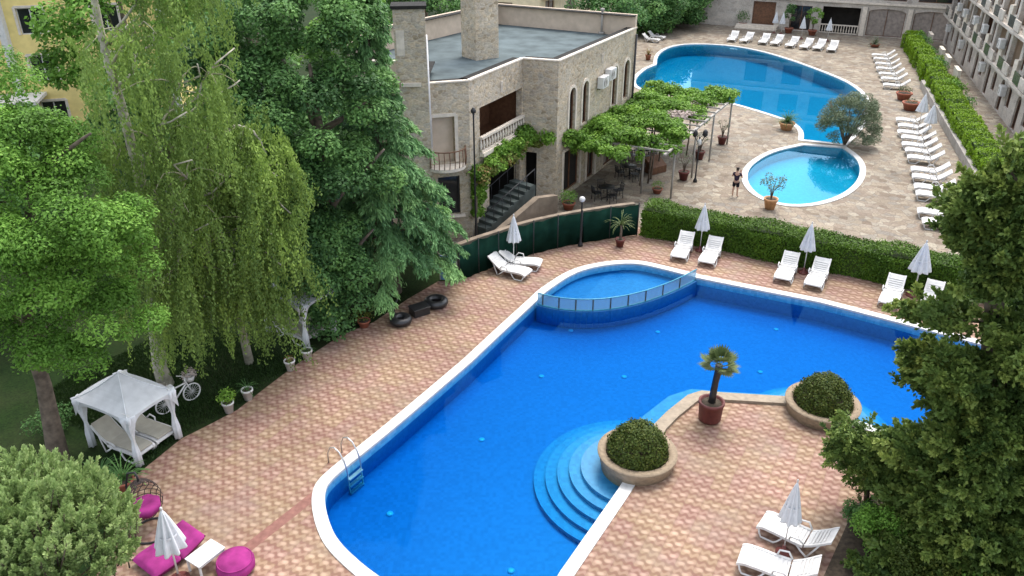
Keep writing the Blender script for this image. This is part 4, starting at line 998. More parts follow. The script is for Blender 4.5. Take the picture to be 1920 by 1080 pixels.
put_lounger_w((*g2(1246, 75), 0), 2.6, 'white sun lounger by the house corner, farther of two beside the clipped trees', gA)

# ------------------------------------------------------------------ closed parasols
def parasol_proto(label):
    t = thing('closed_parasol', label, 'parasol')
    m = MB(); m.tube([(0, 0, 0.05), (0, 0, 2.35)], .022, 8); m.build('pole', 'white', t)
    m = MB(); m.lathe([(.0, 0), (.24, 0), (.24, .05), (.06, .09), (.05, .26), (0, .26)], 20); m.build('base', 'maroon', t)
    m = MB(); m.lathe([(.29, 1.16), (.295, 1.2), (.245, 1.45), (.18, 1.75), (.11, 2.08), (.06, 2.3), (.02, 2.42)], 48, fold=.24, nf=8); m.build('canopy', 'fabric', t)
    m = MB(); m.lathe([(.012, 2.41), (.03, 2.45), (.03, 2.5), (.0, 2.54)], 10); m.build('finial', 'white', t)
    m = MB(); m.lathe([(.21, 1.60), (.225, 1.64), (.21, 1.68)], 20, caps=False); m.build('tie_strap', 'fabric', t)
    return t
PP = parasol_proto('x'); pfirst = [True]
def put_parasol(base, label, group, sc_=1.0):
    loc = (*g2(*base), 0)
    if pfirst[0]: pfirst[0] = False; PP.location = loc; PP['label'] = label; PP.scale = sc_ if isinstance(sc_, tuple) else (sc_,) * 3; r = PP
    else: r = dup(PP, loc, random.uniform(0, 3), label, sc_)
    r['group'] = group
gP = 'closed white parasols between the sun loungers'
for b, s, l in (((963, 493), 1.0, 'closed white parasol beside the two loungers at the green fence'), ((1312, 470), 1.0, 'closed white parasol before the hedge in the pair nearest the wading corner'), ((1506, 511), 1.02, 'closed white parasol before the hedge between the middle lounger pair'), ((1712, 554), (1.3, 1.3, 1.06), 'closed white parasol with flared skirt before the hedge nearest the big conifer'), ((1468, 1036), (.85, .85, 1.02), 'slim closed white parasol between the two loungers in the near right corner'), ((337, 1088), (1.15, 1.15, 1.0), 'closed white parasol beside the magenta cushions at lower left')):
    put_parasol(b, l, gP, s)
for i, b in enumerate(((1451, 62), (1464, 64), (1502, 73), (1551, 77))): put_parasol(b, 'closed white parasol behind the loungers at the hotel block, %s from the left' % ORD[i], 'closed parasols at the hotel block', 1.0)
for i, b in enumerate(((1722, 238), (1737, 260))): put_parasol(b, 'closed white parasol at the far end of the lime hedge row, the %s one' % ('farther', 'nearer')[i], 'closed parasols at the lime hedge row', (1.25, 1.25, 1.0))

# ------------------------------------------------------------------ gazebos
def gazebo(a, b, label):
    a = Vector(a); b = Vector(b); d = (b - a).normalized(); back = Vector((-d.y, d.x)); mid = (a + b) / 2
    rz = math.atan2(d.y, d.x); wd = (b - a).length / 2; dp = 2.25
    t = thing('gazebo', label, 'gazebo', (mid.x, mid.y, 0), rz)
    m = MB(); E = wd + .14; e0, e1 = -.14, dp + .14; zc = 1.86; ap = (0, dp / 2, 2.72); K = 8
    cor = [(-E, e0), (E, e0), (E, e1), (-E, e1)]
    for i in range(4):
        c0, c1 = Vector((*cor[i], zc)), Vector((*cor[(i + 1) % 4], zc)); A_ = Vector(ap)
        for u in range(K):
            for v in range(K):
                def S(u_, v_):
                    f = u_ / K; g_ = v_ / K; e_ = c0.lerp(c1, f); e_ = e_ + Vector((0, 0, -.0)); p_ = e_.lerp(A_, g_); p_.z -= .09 * math.sin(math.pi * g_) - .07 * math.sin(math.pi * f) * (1 - g_); return p_
                m.add([S(u, v), S(u + 1, v), S(u + 1, v + 1), S(u, v + 1)], [(0, 1, 2, 3)], True)
    # valance: scalloped hanging edge, deeper at the corners
    for i in range(4):
        c0, c1 = Vector((*cor[i], zc)), Vector((*cor[(i + 1) % 4], zc))
        for u in range(16):
            f0, f1 = u / 16, (u + 1) / 16
            def T(f): p_ = c0.lerp(c1, f); p_.z += .07 * math.sin(math.pi * f); return p_
            def H(f): x = abs(f - .5) * 2; return .10 + .50 * max(0, x - .55) / .45 * x
            p0, p1 = T(f0), T(f1); m.add([p0, p1, p1 - Vector((0, 0, H(f1))), p0 - Vector((0, 0, H(f0)))], [(3, 2, 1, 0)], True)
    ob = m.build('canopy', 'greycanvas', t, weld=True, smooth=False); sd = ob.modifiers.new('t', 'SOLIDIFY'); sd.thickness = .012
    for c_ in cor:
        sm_ = MB(); c0 = Vector((*c_, zc)); sm_.tube([c0.lerp(Vector(ap), g_ / 8) + Vector((0, 0, .012 - .09 * math.sin(math.pi * g_ / 8))) for g_ in range(9)], .016, 6); sm_.build('seam', 'fabric', ob)
    for (x, y) in ((-wd, 0), (wd, 0), (wd, dp), (-wd, dp)):
        m = MB(); m.box((x, y, .98), (.06, .06, 1.96)); m.build('post', 'white', t)
        m = MB(); m.lathe([(.12, .04), (.115, .5), (.06, .92), (.055, 1.0), (.10, 1.3), (.20, 1.75), (.22, 1.9)], 24, (x * 1.0, y + (.04 if y == 0 else -.04), 0), fold=.2, nf=6); m.build('curtain', 'fabric', t)
    m = MB()
    for x in (-wd, wd): m.bar((x, 0, 1.94), (x, dp, 1.94), .04, .04)
    for y in (0, dp): m.bar((-wd, y, 1.90), (wd, y, 1.90), .04, .035)
    m.build('frame', 'white', t)
    return t, rz, mid, d, back
t1, rz1, mid1, d1_, bk1 = gazebo(g2(264, 874), g2(337, 822), 'white fabric gazebo with tied curtains at the left edge of the deck, in full view')
pa_ = G(577, 652); pb_ = G(628, 622)
t2, rz2, mid2, d2_, bk2 = gazebo((pa_.x, pa_.y), (pb_.x, pb_.y), 'white fabric gazebo mostly hidden under the weeping trees, only its front curtains showing')
LCp = lounger_proto('x', True); LCp.name = 'cushioned_lounger'
gE = 'cushioned loungers under the gazebos'
for k_, (mid, dd, bk, rz, nm) in enumerate(((mid1, d1_, bk1, rz1, 'the gazebo in full view'), (mid2, d2_, bk2, rz2, 'the gazebo hidden under the trees'))):
    for s in (-1, 1):
        p_ = mid + dd * .42 * s + bk * .12; lb_ = 'cream cushioned lounger under %s, %s one' % (nm, ('left', 'right')[s > 0])
        if k_ == 0 and s == -1: LCp.location = (p_.x, p_.y, 0); LCp.rotation_euler = (0, 0, rz + math.pi / 2); LCp['label'] = lb_; LCp.scale = (1.05, 1.05, 1.05); LCp['group'] = gE
        else: put_lounger_w((p_.x, p_.y, 0), rz + math.pi / 2, lb_, gE, LCp, 1.05)

# ------------------------------------------------------------------ pots and plants
def pot_profile(r, h): return [(0, 0), (r * .68, 0), (r * .95, h * .82), (r * 1.05, h * .82), (r * 1.05, h), (r * .9, h), (r * .86, h * .9), (0, h * .9)]
def bushy(Lv, c, r, h, n, size, tint=.5): blob(Lv, (c[0], c[1], c[2] + h / 2), (r, r, h / 2), n, size, .5, tint, .5, .35, .18)
def strap_leaves(Lv, c, n, length, width, el0=.2, el1=1.4, seg=5, droop=.9, tint=.5, folds=1):
    for i in range(n):
        az = rng.random() * 2 * math.pi; el = el0 + (el1 - el0) * rng.random(); L0 = length * (.7 + .5 * rng.random()); p = np.array(c, float)
        tn = tint + .15 * rng.normal(); pr = []
        for j in range(seg):
            dr_ = np.array([math.cos(az) * math.cos(el), math.sin(az) * math.cos(el), math.sin(el)])
            pr.append((p + dr_ * L0 / seg / 2, dr_)); p = p + dr_ * L0 / seg; el -= droop / seg * (1 + j * .4)
        for j, (q_, dr_) in enumerate(pr):
            wv = width * (1 - .5 * j / seg); side = np.array([-math.sin(az), math.cos(az), 0]); nn = np.cross(side, dr_)
            Lv.put([q_], [dr_], [nn], L0 / seg * 1.5, wv, tn)
def fan_palm(Lv, c, n, stalk, fan, tint=.5, el0=-.5, el1=1.3):
    for i in range(n):
        az = i * 2.399 + rng.random() * .4; el = el0 + (el1 - el0) * (i / n); s = stalk * (.8 + .4 * rng.random())
        dr_ = np.array([math.cos(az) * math.cos(el), math.sin(az) * math.cos(el), math.sin(el)]); p = np.array(c) + dr_ * s
        side = np.array([-math.sin(az), math.cos(az), 0]); up_ = np.cross(side, dr_); tn = tint + .15 * rng.normal()
        Lv.put([np.array(c) + dr_ * s * .5], [dr_], [up_], s * 1.05, .03, tn)
        for a in np.linspace(-1.5, 1.5, 13):
            dd = unit(dr_ * math.cos(a) + side * math.sin(a) - up_ * .18 + np.array([0, 0, -.12])); Lf = fan * (1 - .18 * abs(a)) * (.9 + .2 * rng.random())
            Lv.put([p + dd * Lf * .5], [dd], [up_ + rng.normal(size=3) * .15], Lf, .075, tn + .07 * rng.normal())
PROF = {}
def potted(base, r, h, potmat, kind, label, ph=.6, pr=.35, leaf='leaf_bright', n=220, size=.09, tint=.5, group=None, cat='potted plant', trunk=0):
    v = Vector((*g2(*base), 0)) if len(base) == 2 else Vector(base)
    t = thing('potted_plant', label, cat, v, 0, group)
    m = MB(); m.lathe(pot_profile(r, h), 24); m.build('pot', potmat, t)
    m = MB(); m.lathe([(0, h * .86), (r * .88, h * .86), (r * .8, h * .93), (0, h * .95)], 16); m.build('soil', 'soil', t)
    Lv = Leaves(); c = (0, 0, h * .95 + trunk)
    if trunk:
        m = MB(); m.tube([(0, 0, h * .9), (.03, .02, h + trunk * .5), (0, 0, h + trunk)], [.07, .055, .05], 8); m.build('trunk', 'bark', t)
    if kind == 'bush': bushy(Lv, c, pr, ph, n, size, tint)
    elif kind == 'strap': strap_leaves(Lv, c, n, ph, size, .2, 1.45, tint=tint)
    elif kind == 'tree':
        m = MB()
        for i in range(7):
            a = i * .9; m.tube([(0, 0, h * .9), (.1 * math.cos(a), .1 * math.sin(a), h + ph * .3), (pr * .7 * math.cos(a), pr * .7 * math.sin(a), h + ph * (.6 + .08 * (i % 4)))], [.03, .02, .01], 5)
        m.build('stem', 'bark', t)
        for i in range(12):
            d = rdir(1)[0]; blob(Lv, (d[0] * pr * .7, d[1] * pr * .7, h + ph * .65 + d[2] * ph * .3), (pr * .3,) * 3, n // 12, size, .5, tint + .12 * rng.normal())
    Lv.build('foliage', leaf, t)
    return t
# white pots at the deck edge
gW = 'white pots along the edge of the deck'
potted((430, 772), .2, .42, 'white', 'bush', 'white pot with a leafy yellow green plant at the deck edge, right of the gazebo', .5, .32, 'leaf_vine', 240, .12, .6, gW)
potted((466, 748), .2, .42, 'white', 'strap', 'white pot with sparse grassy plant at the deck edge, above the leafy one', .5, .2, 'leaf_dark', 26, .03, .3, gW)
potted((545, 693), .2, .42, 'white', 'bush', 'white pot with dark reddish plant below the weeping birch foliage', .22, .16, 'leaf_vinered', 80, .07, .9, gW)
potted((577, 674), .21, .44, 'white', 'strap', 'cream pot below the curtain of the hidden gazebo', .35, .2, 'leaf_dark', 24, .03, .3, gW)
potted((235, 915), .3, .34, 'terracotta', 'strap', 'terracotta pot with arching green leaves below the open gazebo', .85, .4, 'leaf_dark', 46, .06, .6)
potted((683, 612), .26, .3, 'terracotta', 'bush', 'low red brown pot with scraggly plant under the conifer at the deck edge', .6, .45, 'leaf_vinered', 200, .09, .4)
potted((1162, 462), .24, .42, 'maroon', 'strap', 'dark red pot with a spiky yucca in front of the green windbreak fence', .8, .3, 'leaf_palm', 46, .05, .45, trunk=.75)
potted((1474, 243), .55, .55, 'orangepot', 'strap', 'square based terracotta tub with dark cycad on the poolside between the plaza pools', 1.0, .5, 'leaf_dark', 110, .07, .3)
potted((1443, 391), .38, .62, 'orangepot', 'tree', 'pale terracotta pot with airy shrub at the near rim of the small round pool', 1.5, .75, 'leaf_olive', 700, .09, .55)
gPp = 'dark red pots beside the pergola posts'
for i, (b, l) in enumerate((((1281, 337), 'dark red pot with thin shrub between the nearest pergola posts'), ((1311, 298), 'dark red pot with thin shrub behind the black lantern post'), ((1353, 270), 'dark red pot with thin shrub near the last pergola post'))):
    potted(b, .32, .55, 'maroon', 'tree', l, 1.3, .5, 'leaf_olive', 160, .09, .5, gPp)
potted((1232, 362), .3, .3, 'terracotta', 'bush', 'low pot with small plant behind the left end of the dark hedge', .5, .4, 'leaf_bright', 160, .08, .5)
potted((1066, 392), .36, .4, 'terracotta', 'bush', 'bushy green pot plant at the corner pier of the stone house', .75, .55, 'leaf_bright', 420, .1, .45)
potted((1215, 112), .3, .5, 'terracotta', 'strap', 'terracotta pot with reddish plant at the far left rim of the big plaza pool', 1.1, .3, 'leaf_vinered', 40, .07, .8)
potted((1693, 187), .62, .6, 'terracotta', 'bush', 'big terracotta tub with dark shrub, farther of two between the lounger rows', .6, .6, 'leaf_box', 300, .1, .4, 'terracotta tubs between the lounger rows')
potted((1706, 206), .66, .62, 'terracotta', 'bush', 'big terracotta tub, almost bare, nearer of two between the lounger rows', .3, .5, 'leaf_box', 90, .1, .4, 'terracotta tubs between the lounger rows')
potted((1478, 62), .5, .6, 'terracotta', 'tree', 'dark leafy potted tree between parasols at the hotel block, left of two', 2.6, 1.0, 'leaf_dark', 900, .18, .4, 'potted trees at the hotel block')
potted((1522, 66), .5, .6, 'terracotta', 'tree', 'yellow green potted tree between parasols at the hotel block, right of two', 2.4, 1.0, 'leaf_bright', 900, .18, .6, 'potted trees at the hotel block')
potted((1640, 88), .5, .3, 'terracotta', 'strap', 'low spiky potted plant between the hotel block and the short lounger row', 1.1, .5, 'leaf_olive', 60, .08, .3)
potted((1392, 50), .5, .5, 'terracotta', 'bush', 'dark rounded potted bush at the left end of the hotel block steps', 1.6, .9, 'leaf_dark', 600, .15, .4)

def round_planter(c, label):
    t = thing('round_planter', label, 'planter', (c[0], c[1], 0), 0, 'round stone planters by the pool')
    m = MB(); m.lathe([(1.10, -1.42), (1.10, -.02), (1.14, .0), (1.18, .22), (1.25, .40), (1.25, .45), (1.0, .45), (.97, .36), (0.97, .30)], 64, caps=False); m.build('bowl', 'planter', t)
    m = MB(); m.lathe([(0, .32), (.98, .30), (.98, .34), (.4, .40), (0, .42)], 40); m.build('soil', 'soil', t)
    Lv = Leaves()
    # dome shaped clipped bush
    k = 9000; d = rdir(k); d[:, 2] = np.abs(d[:, 2]); rr = (.84 + .17 * rng.random(k))[:, None]
    hz = 1.0 * (1 - .10 * (1 - d[:, 2]))
    rr = rr * (1 + .03 * np.sin(d[:, 0:1] * 6 + c[0]) * np.cos(d[:, 1:2] * 7) + .035 * np.sin(d[:, 2:3] * 13 + d[:, 0:1] * 9) + (rng.random((k, 1)) > .985) * .07); p = d * np.array([.88, .88, 1.10]) * rr; p[:, :2] *= (1 + .10 * (d[:, 2:3] < .5)); p[:, 2] += .38
    p += rng.normal(size=p.shape) * .025
    nm = unit(d + rng.normal(size=(k, 3)) * .5); tt = rdir(k); tt -= nm * np.sum(tt * nm, 1, keepdims=True)
    tn = .42 + .2 * rng.normal(size=k) + .12 * np.sin(d[:, 0] * 7) * np.sin(d[:, 1] * 6 + d[:, 2] * 5)
    Lv.put(p, tt, nm, .075 * (.7 + .6 * rng.random(k)), .05, tn); Lv.build('clipped_bush', 'leaf_box', t)
    return t
round_planter(C1, 'round sandstone planter with clipped dome bush in front of the fan of pool steps')
round_planter(C2, 'round sandstone planter with clipped dome bush on the right corner of the peninsula')
v = G(1330, 786)
t = thing('potted_palm', 'small fan palm in a deep red tub on the tip of the peninsula', 'potted palm', v)
m = MB(); m.lathe([(0, 0), (.34, 0), (.38, .08), (.41, .66), (.44, .67), (.44, .76), (.37, .76), (.36, .68), (0, .68)], 32); m.build('pot', 'maroon', t)
m = MB(); m.lathe([(0, .66), (.37, .66), (.3, .71), (0, .73)], 20); m.build('soil', 'soil', t)
m = MB(); m.tube([(0, 0, .65), (.02, .03, 1.0), (.05, .05, 1.5), (.09, .05, 1.9), (.10, .06, 2.15)], [.13, .12, .11, .12, .13], 12); m.build('trunk', 'rubber', t)
Lv = Leaves(); fan_palm(Lv, (.10, .06, 2.15), 20, .32, .42, .6, -.35, 1.35); Lv.build('fronds', 'leaf_palm', t)

# ------------------------------------------------------------------ lamps, pipes, odds and ends
def lamp(base, h, label, head='globe'):
    t = thing('lamp_post', label, 'lamp post', (*g2(*base), 0))
    m = MB(); m.lathe([(0, 0), (.13, 0), (.12, .12), (.06, .25), (.045, .5), (.04, h - .1), (.07, h), (0, h)], 12); m.build('post', 'black', t)
    if head == 'globe':
        m = MB(); m.lathe([(.0, h - .01)] + [(.15 * math.sin(a), h + .14 - .15 * math.cos(a)) for a in np.linspace(.3, 2.9, 9)] + [(0, h + .29)], 16); m.build('globe', 'white', t)
    elif head == 'plain':
        m = MB(); m.lathe([(.05, h), (.12, h + .02), (.13, h + .12), (.05, h + .25), (0, h + .27)], 12); m.build('cap', 'black', t)
    else:
        for s in (-1, 1):
            m = MB(); m.tube([(0, 0, h - .4), (s * .2, 0, h - .15), (s * .3, 0, h)], .025, 6); m.lathe([(.06, h), (.16, h + .12), (.14, h + .34), (.05, h + .45)], 8, (s * .3, 0, 0)); m.build('lantern', 'black', t)
        m = MB(); m.lathe([(.07, h - .5), (.13, h - .42), (.13, h - .22), (.06, h - .12)], 10); m.build('meter_box', 'white', t)
lamp((1088, 461), 2.35, 'black lamp post with white globe rising behind the green windbreak fence')
lamp((1303, 341), 2.8, 'black lantern post with two heads standing before the pergola posts', 'lantern')
lamp((893, 452), 6.6, 'tall thin black post at the corner of the stone house', 'plain')
def torus(m, R_, r_, c=(0, 0, 0), tilt=None, n=28):
    mt = tilt or Matrix.Identity(4)
    pts = [Vector(c) + (mt @ Vector((R_ * math.cos(a), R_ * math.sin(a), 0))) for a in [2 * math.pi * i / n for i in range(n)]]
    m.tube(pts, r_, 12, closed=True)
for b, R_, l in (((818, 572), .36, 'black inflated rubber ring lying on the deck edge, the farther larger one'), ((752, 606), .30, 'black inflated rubber ring leaning under the conifer, the nearer smaller one')):
    v = G(*b); m = MB(); torus(m, R_, .17, (v.x, v.y, .17)); ob = m.build('rubber_ring', 'rubber', None, v); tag(ob, l, 'rubber ring', 'rubber rings at the deck edge')
v = G(787, 588); m = MB(); m.box((v.x, v.y, .17), (.75, .55, .34), .6); m.box((v.x, v.y, .355), (.82, .62, .03), .6); ob = m.build('low_box', 'rubber', None, v, bevel=.02); tag(ob, 'dark grey low box between the two black rubber rings', 'box')
v = G(738, 598); t = thing('leaning_post', 'short dark stump standing behind the nearer black rubber ring', 'stump', v); m = MB(); m.tube([(0, 0, 0), (-.05, .05, .9)], [.12, .08], 8); m.tube([(-.02, .02, .5), (.25, .1, .95)], [.05, .03], 6); m.build('stump', 'rubber', t)

# white bicycle ornament with flowers by the birch
def bicycle():
    v = G(338, 762); t = thing('ornamental_bicycle', 'white ornamental bicycle with flower baskets on the lawn behind the gazebo', 'bicycle', v, .9)
    for x in (-.52, .52):
        m = MB(); mt = Matrix.Translation((x, 0, .34)) @ Matrix.Rotation(math.pi / 2, 4, 'X'); pts = [mt @ Vector((.32 * math.cos(a), .32 * math.sin(a), 0)) for a in [2 * math.pi * i / 24 for i in range(24)]]
        m.tube(pts, .025, 6, closed=True); w_ = m.build('wheel', 'white', t)
        m = MB()
        for i in range(8): a = math.pi * i / 8; m.tube([mt @ Vector((.31 * math.cos(a), .31 * math.sin(a), 0)), mt @ Vector((-.31 * math.cos(a), -.31 * math.sin(a), 0))], .006, 4)
        m.build('spokes', 'white', w_)
    m = MB()
    for a, b in (((-.52, 0, .34), (-.15, 0, .30)), ((-.15, 0, .30), (.36, 0, .75)), ((-.52, 0, .34), (-.22, 0, .78)), ((-.22, 0, .78), (.36, 0, .80)), ((-.15, 0, .3), (-.24, 0, .92)), ((.52, 0, .34), (.33, 0, 1.0))): m.tube([a, b], .028, 6)
    m.build('frame', 'white', t)
    m = MB(); m.tube([(.22, -.26, 1.04), (.33, -.1, 1.05), (.33, .1, 1.05), (.22, .26, 1.04)], .022, 6); m.build('handlebar', 'white', t)
    m = MB(); m.box((-.25, 0, .95), (.26, .16, .07)); m.build('saddle', 'white', t, bevel=.02)
    for x, z in ((.55, .80), (-.58, .74)):
        m = MB(); m.lathe([(0, 0), (.13, 0), (.18, .2), (.16, .2), (.12, .03), (0, .03)], 12, (x, 0, z)); b = m.build('basket', 'white', t)
        Lv = Leaves(); bushy(Lv, (x, 0, z + .02), .28, .5, 180, .09, .6); Lv.build('flowers', 'blossom', b)
bicycle()

# magenta lounge corner
v = G(285, 996)
t = thing('egg_chair', 'dark rattan hanging egg chair with a magenta cushion on a ring stand', 'hanging chair', v)
m = MB(); torus(m, .50, .028, (0, 0, .03)); m.build('ring_base', 'black', t)
m = MB(); m.tube([(-.45, .22, .03), (-.62, .36, .6), (-.62, .40, 1.3), (-.45, .34, 1.8), (-.18, .24, 1.92), (-.12, .2, 1.80), (-.12, .2, 1.6)], .03, 8); m.build('stand', 'black', t)
m = MB(); ce = Vector((-.12, .2, 1.02))
front = Vector((.75, -.55, .1)).normalized()
def egg(th, ph): r = .46 * math.sin(th) * (1.08 - .14 * math.cos(th)); return ce + Vector((r * math.cos(ph), r * math.sin(ph), .62 * math.cos(th)))
for i in range(1, 13):
    th = math.pi * i / 13; pts = []
    for j in range(33):
        p_ = egg(th, 2 * math.pi * j / 32)
        if (p_ - ce).dot(front) < .20: pts.append(p_)
        else:
            if len(pts) > 1: m.tube(pts, .012, 5)
            pts = []
    if len(pts) > 1: m.tube(pts, .012, 5)
for j in range(18):
    ph = 2 * math.pi * j / 18; pts = []
    for i in range(0, 17):
        p_ = egg(math.pi * i / 16, ph + .25 * math.sin(i * .8))
        if (p_ - ce).dot(front) < .20: pts.append(p_)
        else:
            if len(pts) > 1: m.tube(pts, .012, 5)
            pts = []
    if len(pts) > 1: m.tube(pts, .012, 5)
m.build('basket', 'rattan', t)
m = MB(); m.lathe([(0, -.24), (.28, -.22), (.40, -.05), (.41, .08), (.30, .12), (0, .08)], 28, tuple(ce + Vector((.02, -.02, -.26))), fold=.05, nf=7); m.build('cushion', 'pink', t)
def pillow(m, c, sx, sy, h, rz=0.0, tilt=0.0, n=14):
    mt = Matrix.Translation(Vector(c)) @ Matrix.Rotation(rz, 4, 'Z') @ Matrix.Rotation(tilt, 4, 'Y'); vs = []; fs = []
    for s in (1, -1):
        for i in range(n + 1):
            for j in range(n + 1):
                u = i / n * 2 - 1; w_ = j / n * 2 - 1; k_ = (1 - abs(u) ** 4) ** .5 * (1 - abs(w_) ** 4) ** .5
                vs.append(mt @ Vector((u * sx / 2, w_ * sy / 2, s * h / 2 * (k_ if s > 0 else k_ ** .4))))
    N1 = (n + 1) ** 2
    for i in range(n):
        for j in range(n):
            a = i * (n + 1) + j; fs.append((a, a + n + 1, a + n + 2, a + 1)); fs.append((a + N1, a + N1 + 1, a + N1 + n + 2, a + N1 + n + 1))
    m.add(vs, fs, True)
A_, B_, C_, D_ = G(250, 1054, .15), G(346, 990, .15), G(384, 1014, .15), G(294, 1082, .15)
cen = (A_ + B_ + C_ + D_) / 4; ux = (B_ - A_); rz = math.atan2(ux.y, ux.x); Lx = ux.length; Ly = (D_ - A_).length
t = thing('beanbag_lounger', 'wide magenta floor lounger of two cushions behind the closed parasol at lower left', 'lounger', (cen.x, cen.y, 0), rz)
m = MB(); pillow(m, (-Lx * .25, 0, .19), Lx * .54, Ly * 1.1, .38); m.build('seat_cushion', 'pink', t)
m = MB(); pillow(m, (Lx * .26, 0, .28), Lx * .52, Ly * 1.1, .32, 0, -.30); m.build('back_cushion', 'pink', t)
v = G(444, 1068)
t = thing('pouf', 'round magenta pouf beside the white low table at lower left', 'pouf', v)
m = MB(); m.lathe([(0, 0), (.40, .01), (.50, .12), (.50, .28), (.42, .40), (.2, .43), (0, .43)], 36, fold=.015, nf=10); m.build('cushion', 'pink', t)
m = MB(); torus(m, .455, .018, (0, 0, .37)); m.build('piping', 'pink', t)
a, b, c, d = G(346, 1048, .46), G(396, 1010, .46), G(422, 1024, .46), G(372, 1066, .46); ce = (a + b + c + d) / 4; ux = b - a
t = thing('low_table', 'white rectangular low table between the magenta lounger and the round pouf', 'table', (ce.x, ce.y, 0), math.atan2(ux.y, ux.x)); sx, sy = ux.length, (d - a).length
m = MB(); m.box((0, 0, .445), (sx, sy, .04)); m.build('table_top', 'white', t, bevel=.012)
for y in (-1, 1): m = MB(); m.box((0, y * (sy / 2 - .04), .39), (sx - .1, .03, .07)); m.build('apron', 'white', t)
for x in (-1, 1):
    for y in (-1, 1): m = MB(); m.box((x * (sx / 2 - .05), y * (sy / 2 - .05), .21), (.05, .05, .42)); m.build('leg', 'white', t)

# ------------------------------------------------------------------ pergola with vines, tables under it
def WF(u, dist, z=0.0):
    dF = Vector((.466, .885)); nF = Vector((.885, -.466)); q_ = Vector(HB['D']) + dF * u + nF * dist; return (q_.x, q_.y, z)
po = WF(9, 3)
t = thing('pergola', 'iron pergola on slender posts along the stone house, its roof grown over with vine', 'pergola', po)
for u, ds in ((4.0, 5.5), (8.0, 5.55), (11.8, 5.6), (16.0, 5.7), (4.0, 3.7), (10, 2.8), (14, 2.8)):
    m = MB(); m.tube([WF(u, ds), WF(u, ds, 3.1)], .06, 8); m.build('post', 'concrete', t, po)
for d_a, d_b in ((5.5, 5.7), (2.8, 2.8)): m = MB(); m.bar(WF(2, d_a, 3.14), WF(16.6, d_b, 3.14), .14, .10); m.build('beam', 'concrete', t, po)
for i in range(13): u = 2.4 + i * 1.15; m = MB(); m.bar(WF(u, .1, 3.24), WF(u, 5.7, 3.24), .06, .08); m.build('rafter', 'concrete', t, po)
Lv = Leaves(); La = Leaves(); Lb_ = Leaves()
for i in range(360):
    u = rng.random() * 15.4 + .8; ds = rng.random() * 5.6
    if ds > 4.7 and (5.5 < u < 9.0 or 11 < u < 15): continue
    if 8.2 < u < 10.2 and ds > 3.2: continue
    if ds > 3.8 and u < 3.2: continue
    r_ = .38 + .3 * rng.random(); z = 3.22 + .55 * rng.random() ** 2 + .2 * math.sin(u * 1.7 + ds)
    blob(Lv, WF(u, ds, z), (r_, r_, r_ * .5), 210, .17, .75, .5 + .17 * rng.normal(), .9, .3, .14, low=-.8)
for i in range(46):
    u = rng.random() * 13 + 1; ds = 3.9 + rng.random() * .5 if rng.random() < .5 else .3 + rng.random() * .3
    blob(Lv, WF(u, ds, 3.0), (.25, .25, .45), 110, .16, .75, .42 + .14 * rng.normal(), .3, .3, .14, low=-.9)
for u, ds in ((9.3, 3.7), (9.0, 4.2), (9.8, 4.4), (12.6, 4.4), (6.1, 3.3), (13.2, 4.0), (7.2, 3.8)):
    blob(Lb_, WF(u, ds, 3.5), (.55, .45, .2), 120, .14, .8, .5, .9, .3, .2, low=-.8)
Lv.build('vine', 'leaf_vine', t, po); Lb_.build('blossom', 'blossom', t, po)
for u, ds in ((5.2, 3.2), (6.6, 3.4), (8.2, 3.3), (12, 4.0), (12.6, 4.3), (5.8, 3.5), (7.4, 3.0)):
    m = MB(); m.tube([WF(u, ds), WF(u + .1, ds + .05, 1.5), WF(u - .05, ds, 3.2)], [.06, .05, .04], 6); m.build('vine_stem', 'bark', t, po)
# vine on the house front
vo_ = (*HB['B'], 3)
t = thing('wall_vine', 'rust tinged green vine trailing below the loggia balustrade of the stone house', 'vine', vo_)
Lv = Leaves(); Lr = Leaves()
for i in range(95):
    u = rng.random() * 7.6 - .4
    if u < 5.9: q_ = Vector(HB['B']) + dirL * u + nL * (.15 + .65 * rng.random()); z = 3.35 + .16 * u * .6 + .5 * rng.normal() * .5
    else: q_ = Vector(HB['Cc']) + (Vector(HB['D']) - Vector(HB['Cc'])).normalized() * (u - 5.9) * 1.1 + Vector((.3, -.95)) * .35; z = 3.9 + .22 * rng.normal()
    r_ = .26 + .2 * rng.random()
    blob(Lr if rng.random() < .28 and z < 3.7 else Lv, (q_.x, q_.y, z), (r_, r_, r_ * .75), 150, .15, .75, .5 + .17 * rng.normal(), .6, .3, .14, low=-.9)
for i in range(34):
    f = rng.random(); q_ = Vector(HB['B']) + Vector((.05 + .35 * rng.random() * (1 - f * .5), -.35)) + dirL * (.6 * rng.random() + .2); z = 3.6 - 2.3 * f
    blob(Lv, (q_.x, q_.y, z), (.24, .24, .3), 120, .15, .75, .55 + .15 * rng.normal(), .5, .3, .14, low=-.9)
Lv.build('green_foliage', 'leaf_vine', t, vo_); Lr.build('rusty_foliage', 'leaf_vinered', t, vo_)
m = MB(); q_ = Vector(HB['B']) + Vector((.2, -.3)); m.tube([(q_.x, q_.y, 0), (q_.x + .05, q_.y, 1.6), (q_.x + .1, q_.y + .1, 3.4)], [.08, .06, .05], 7); m.build('stem', 'bark', t, vo_)

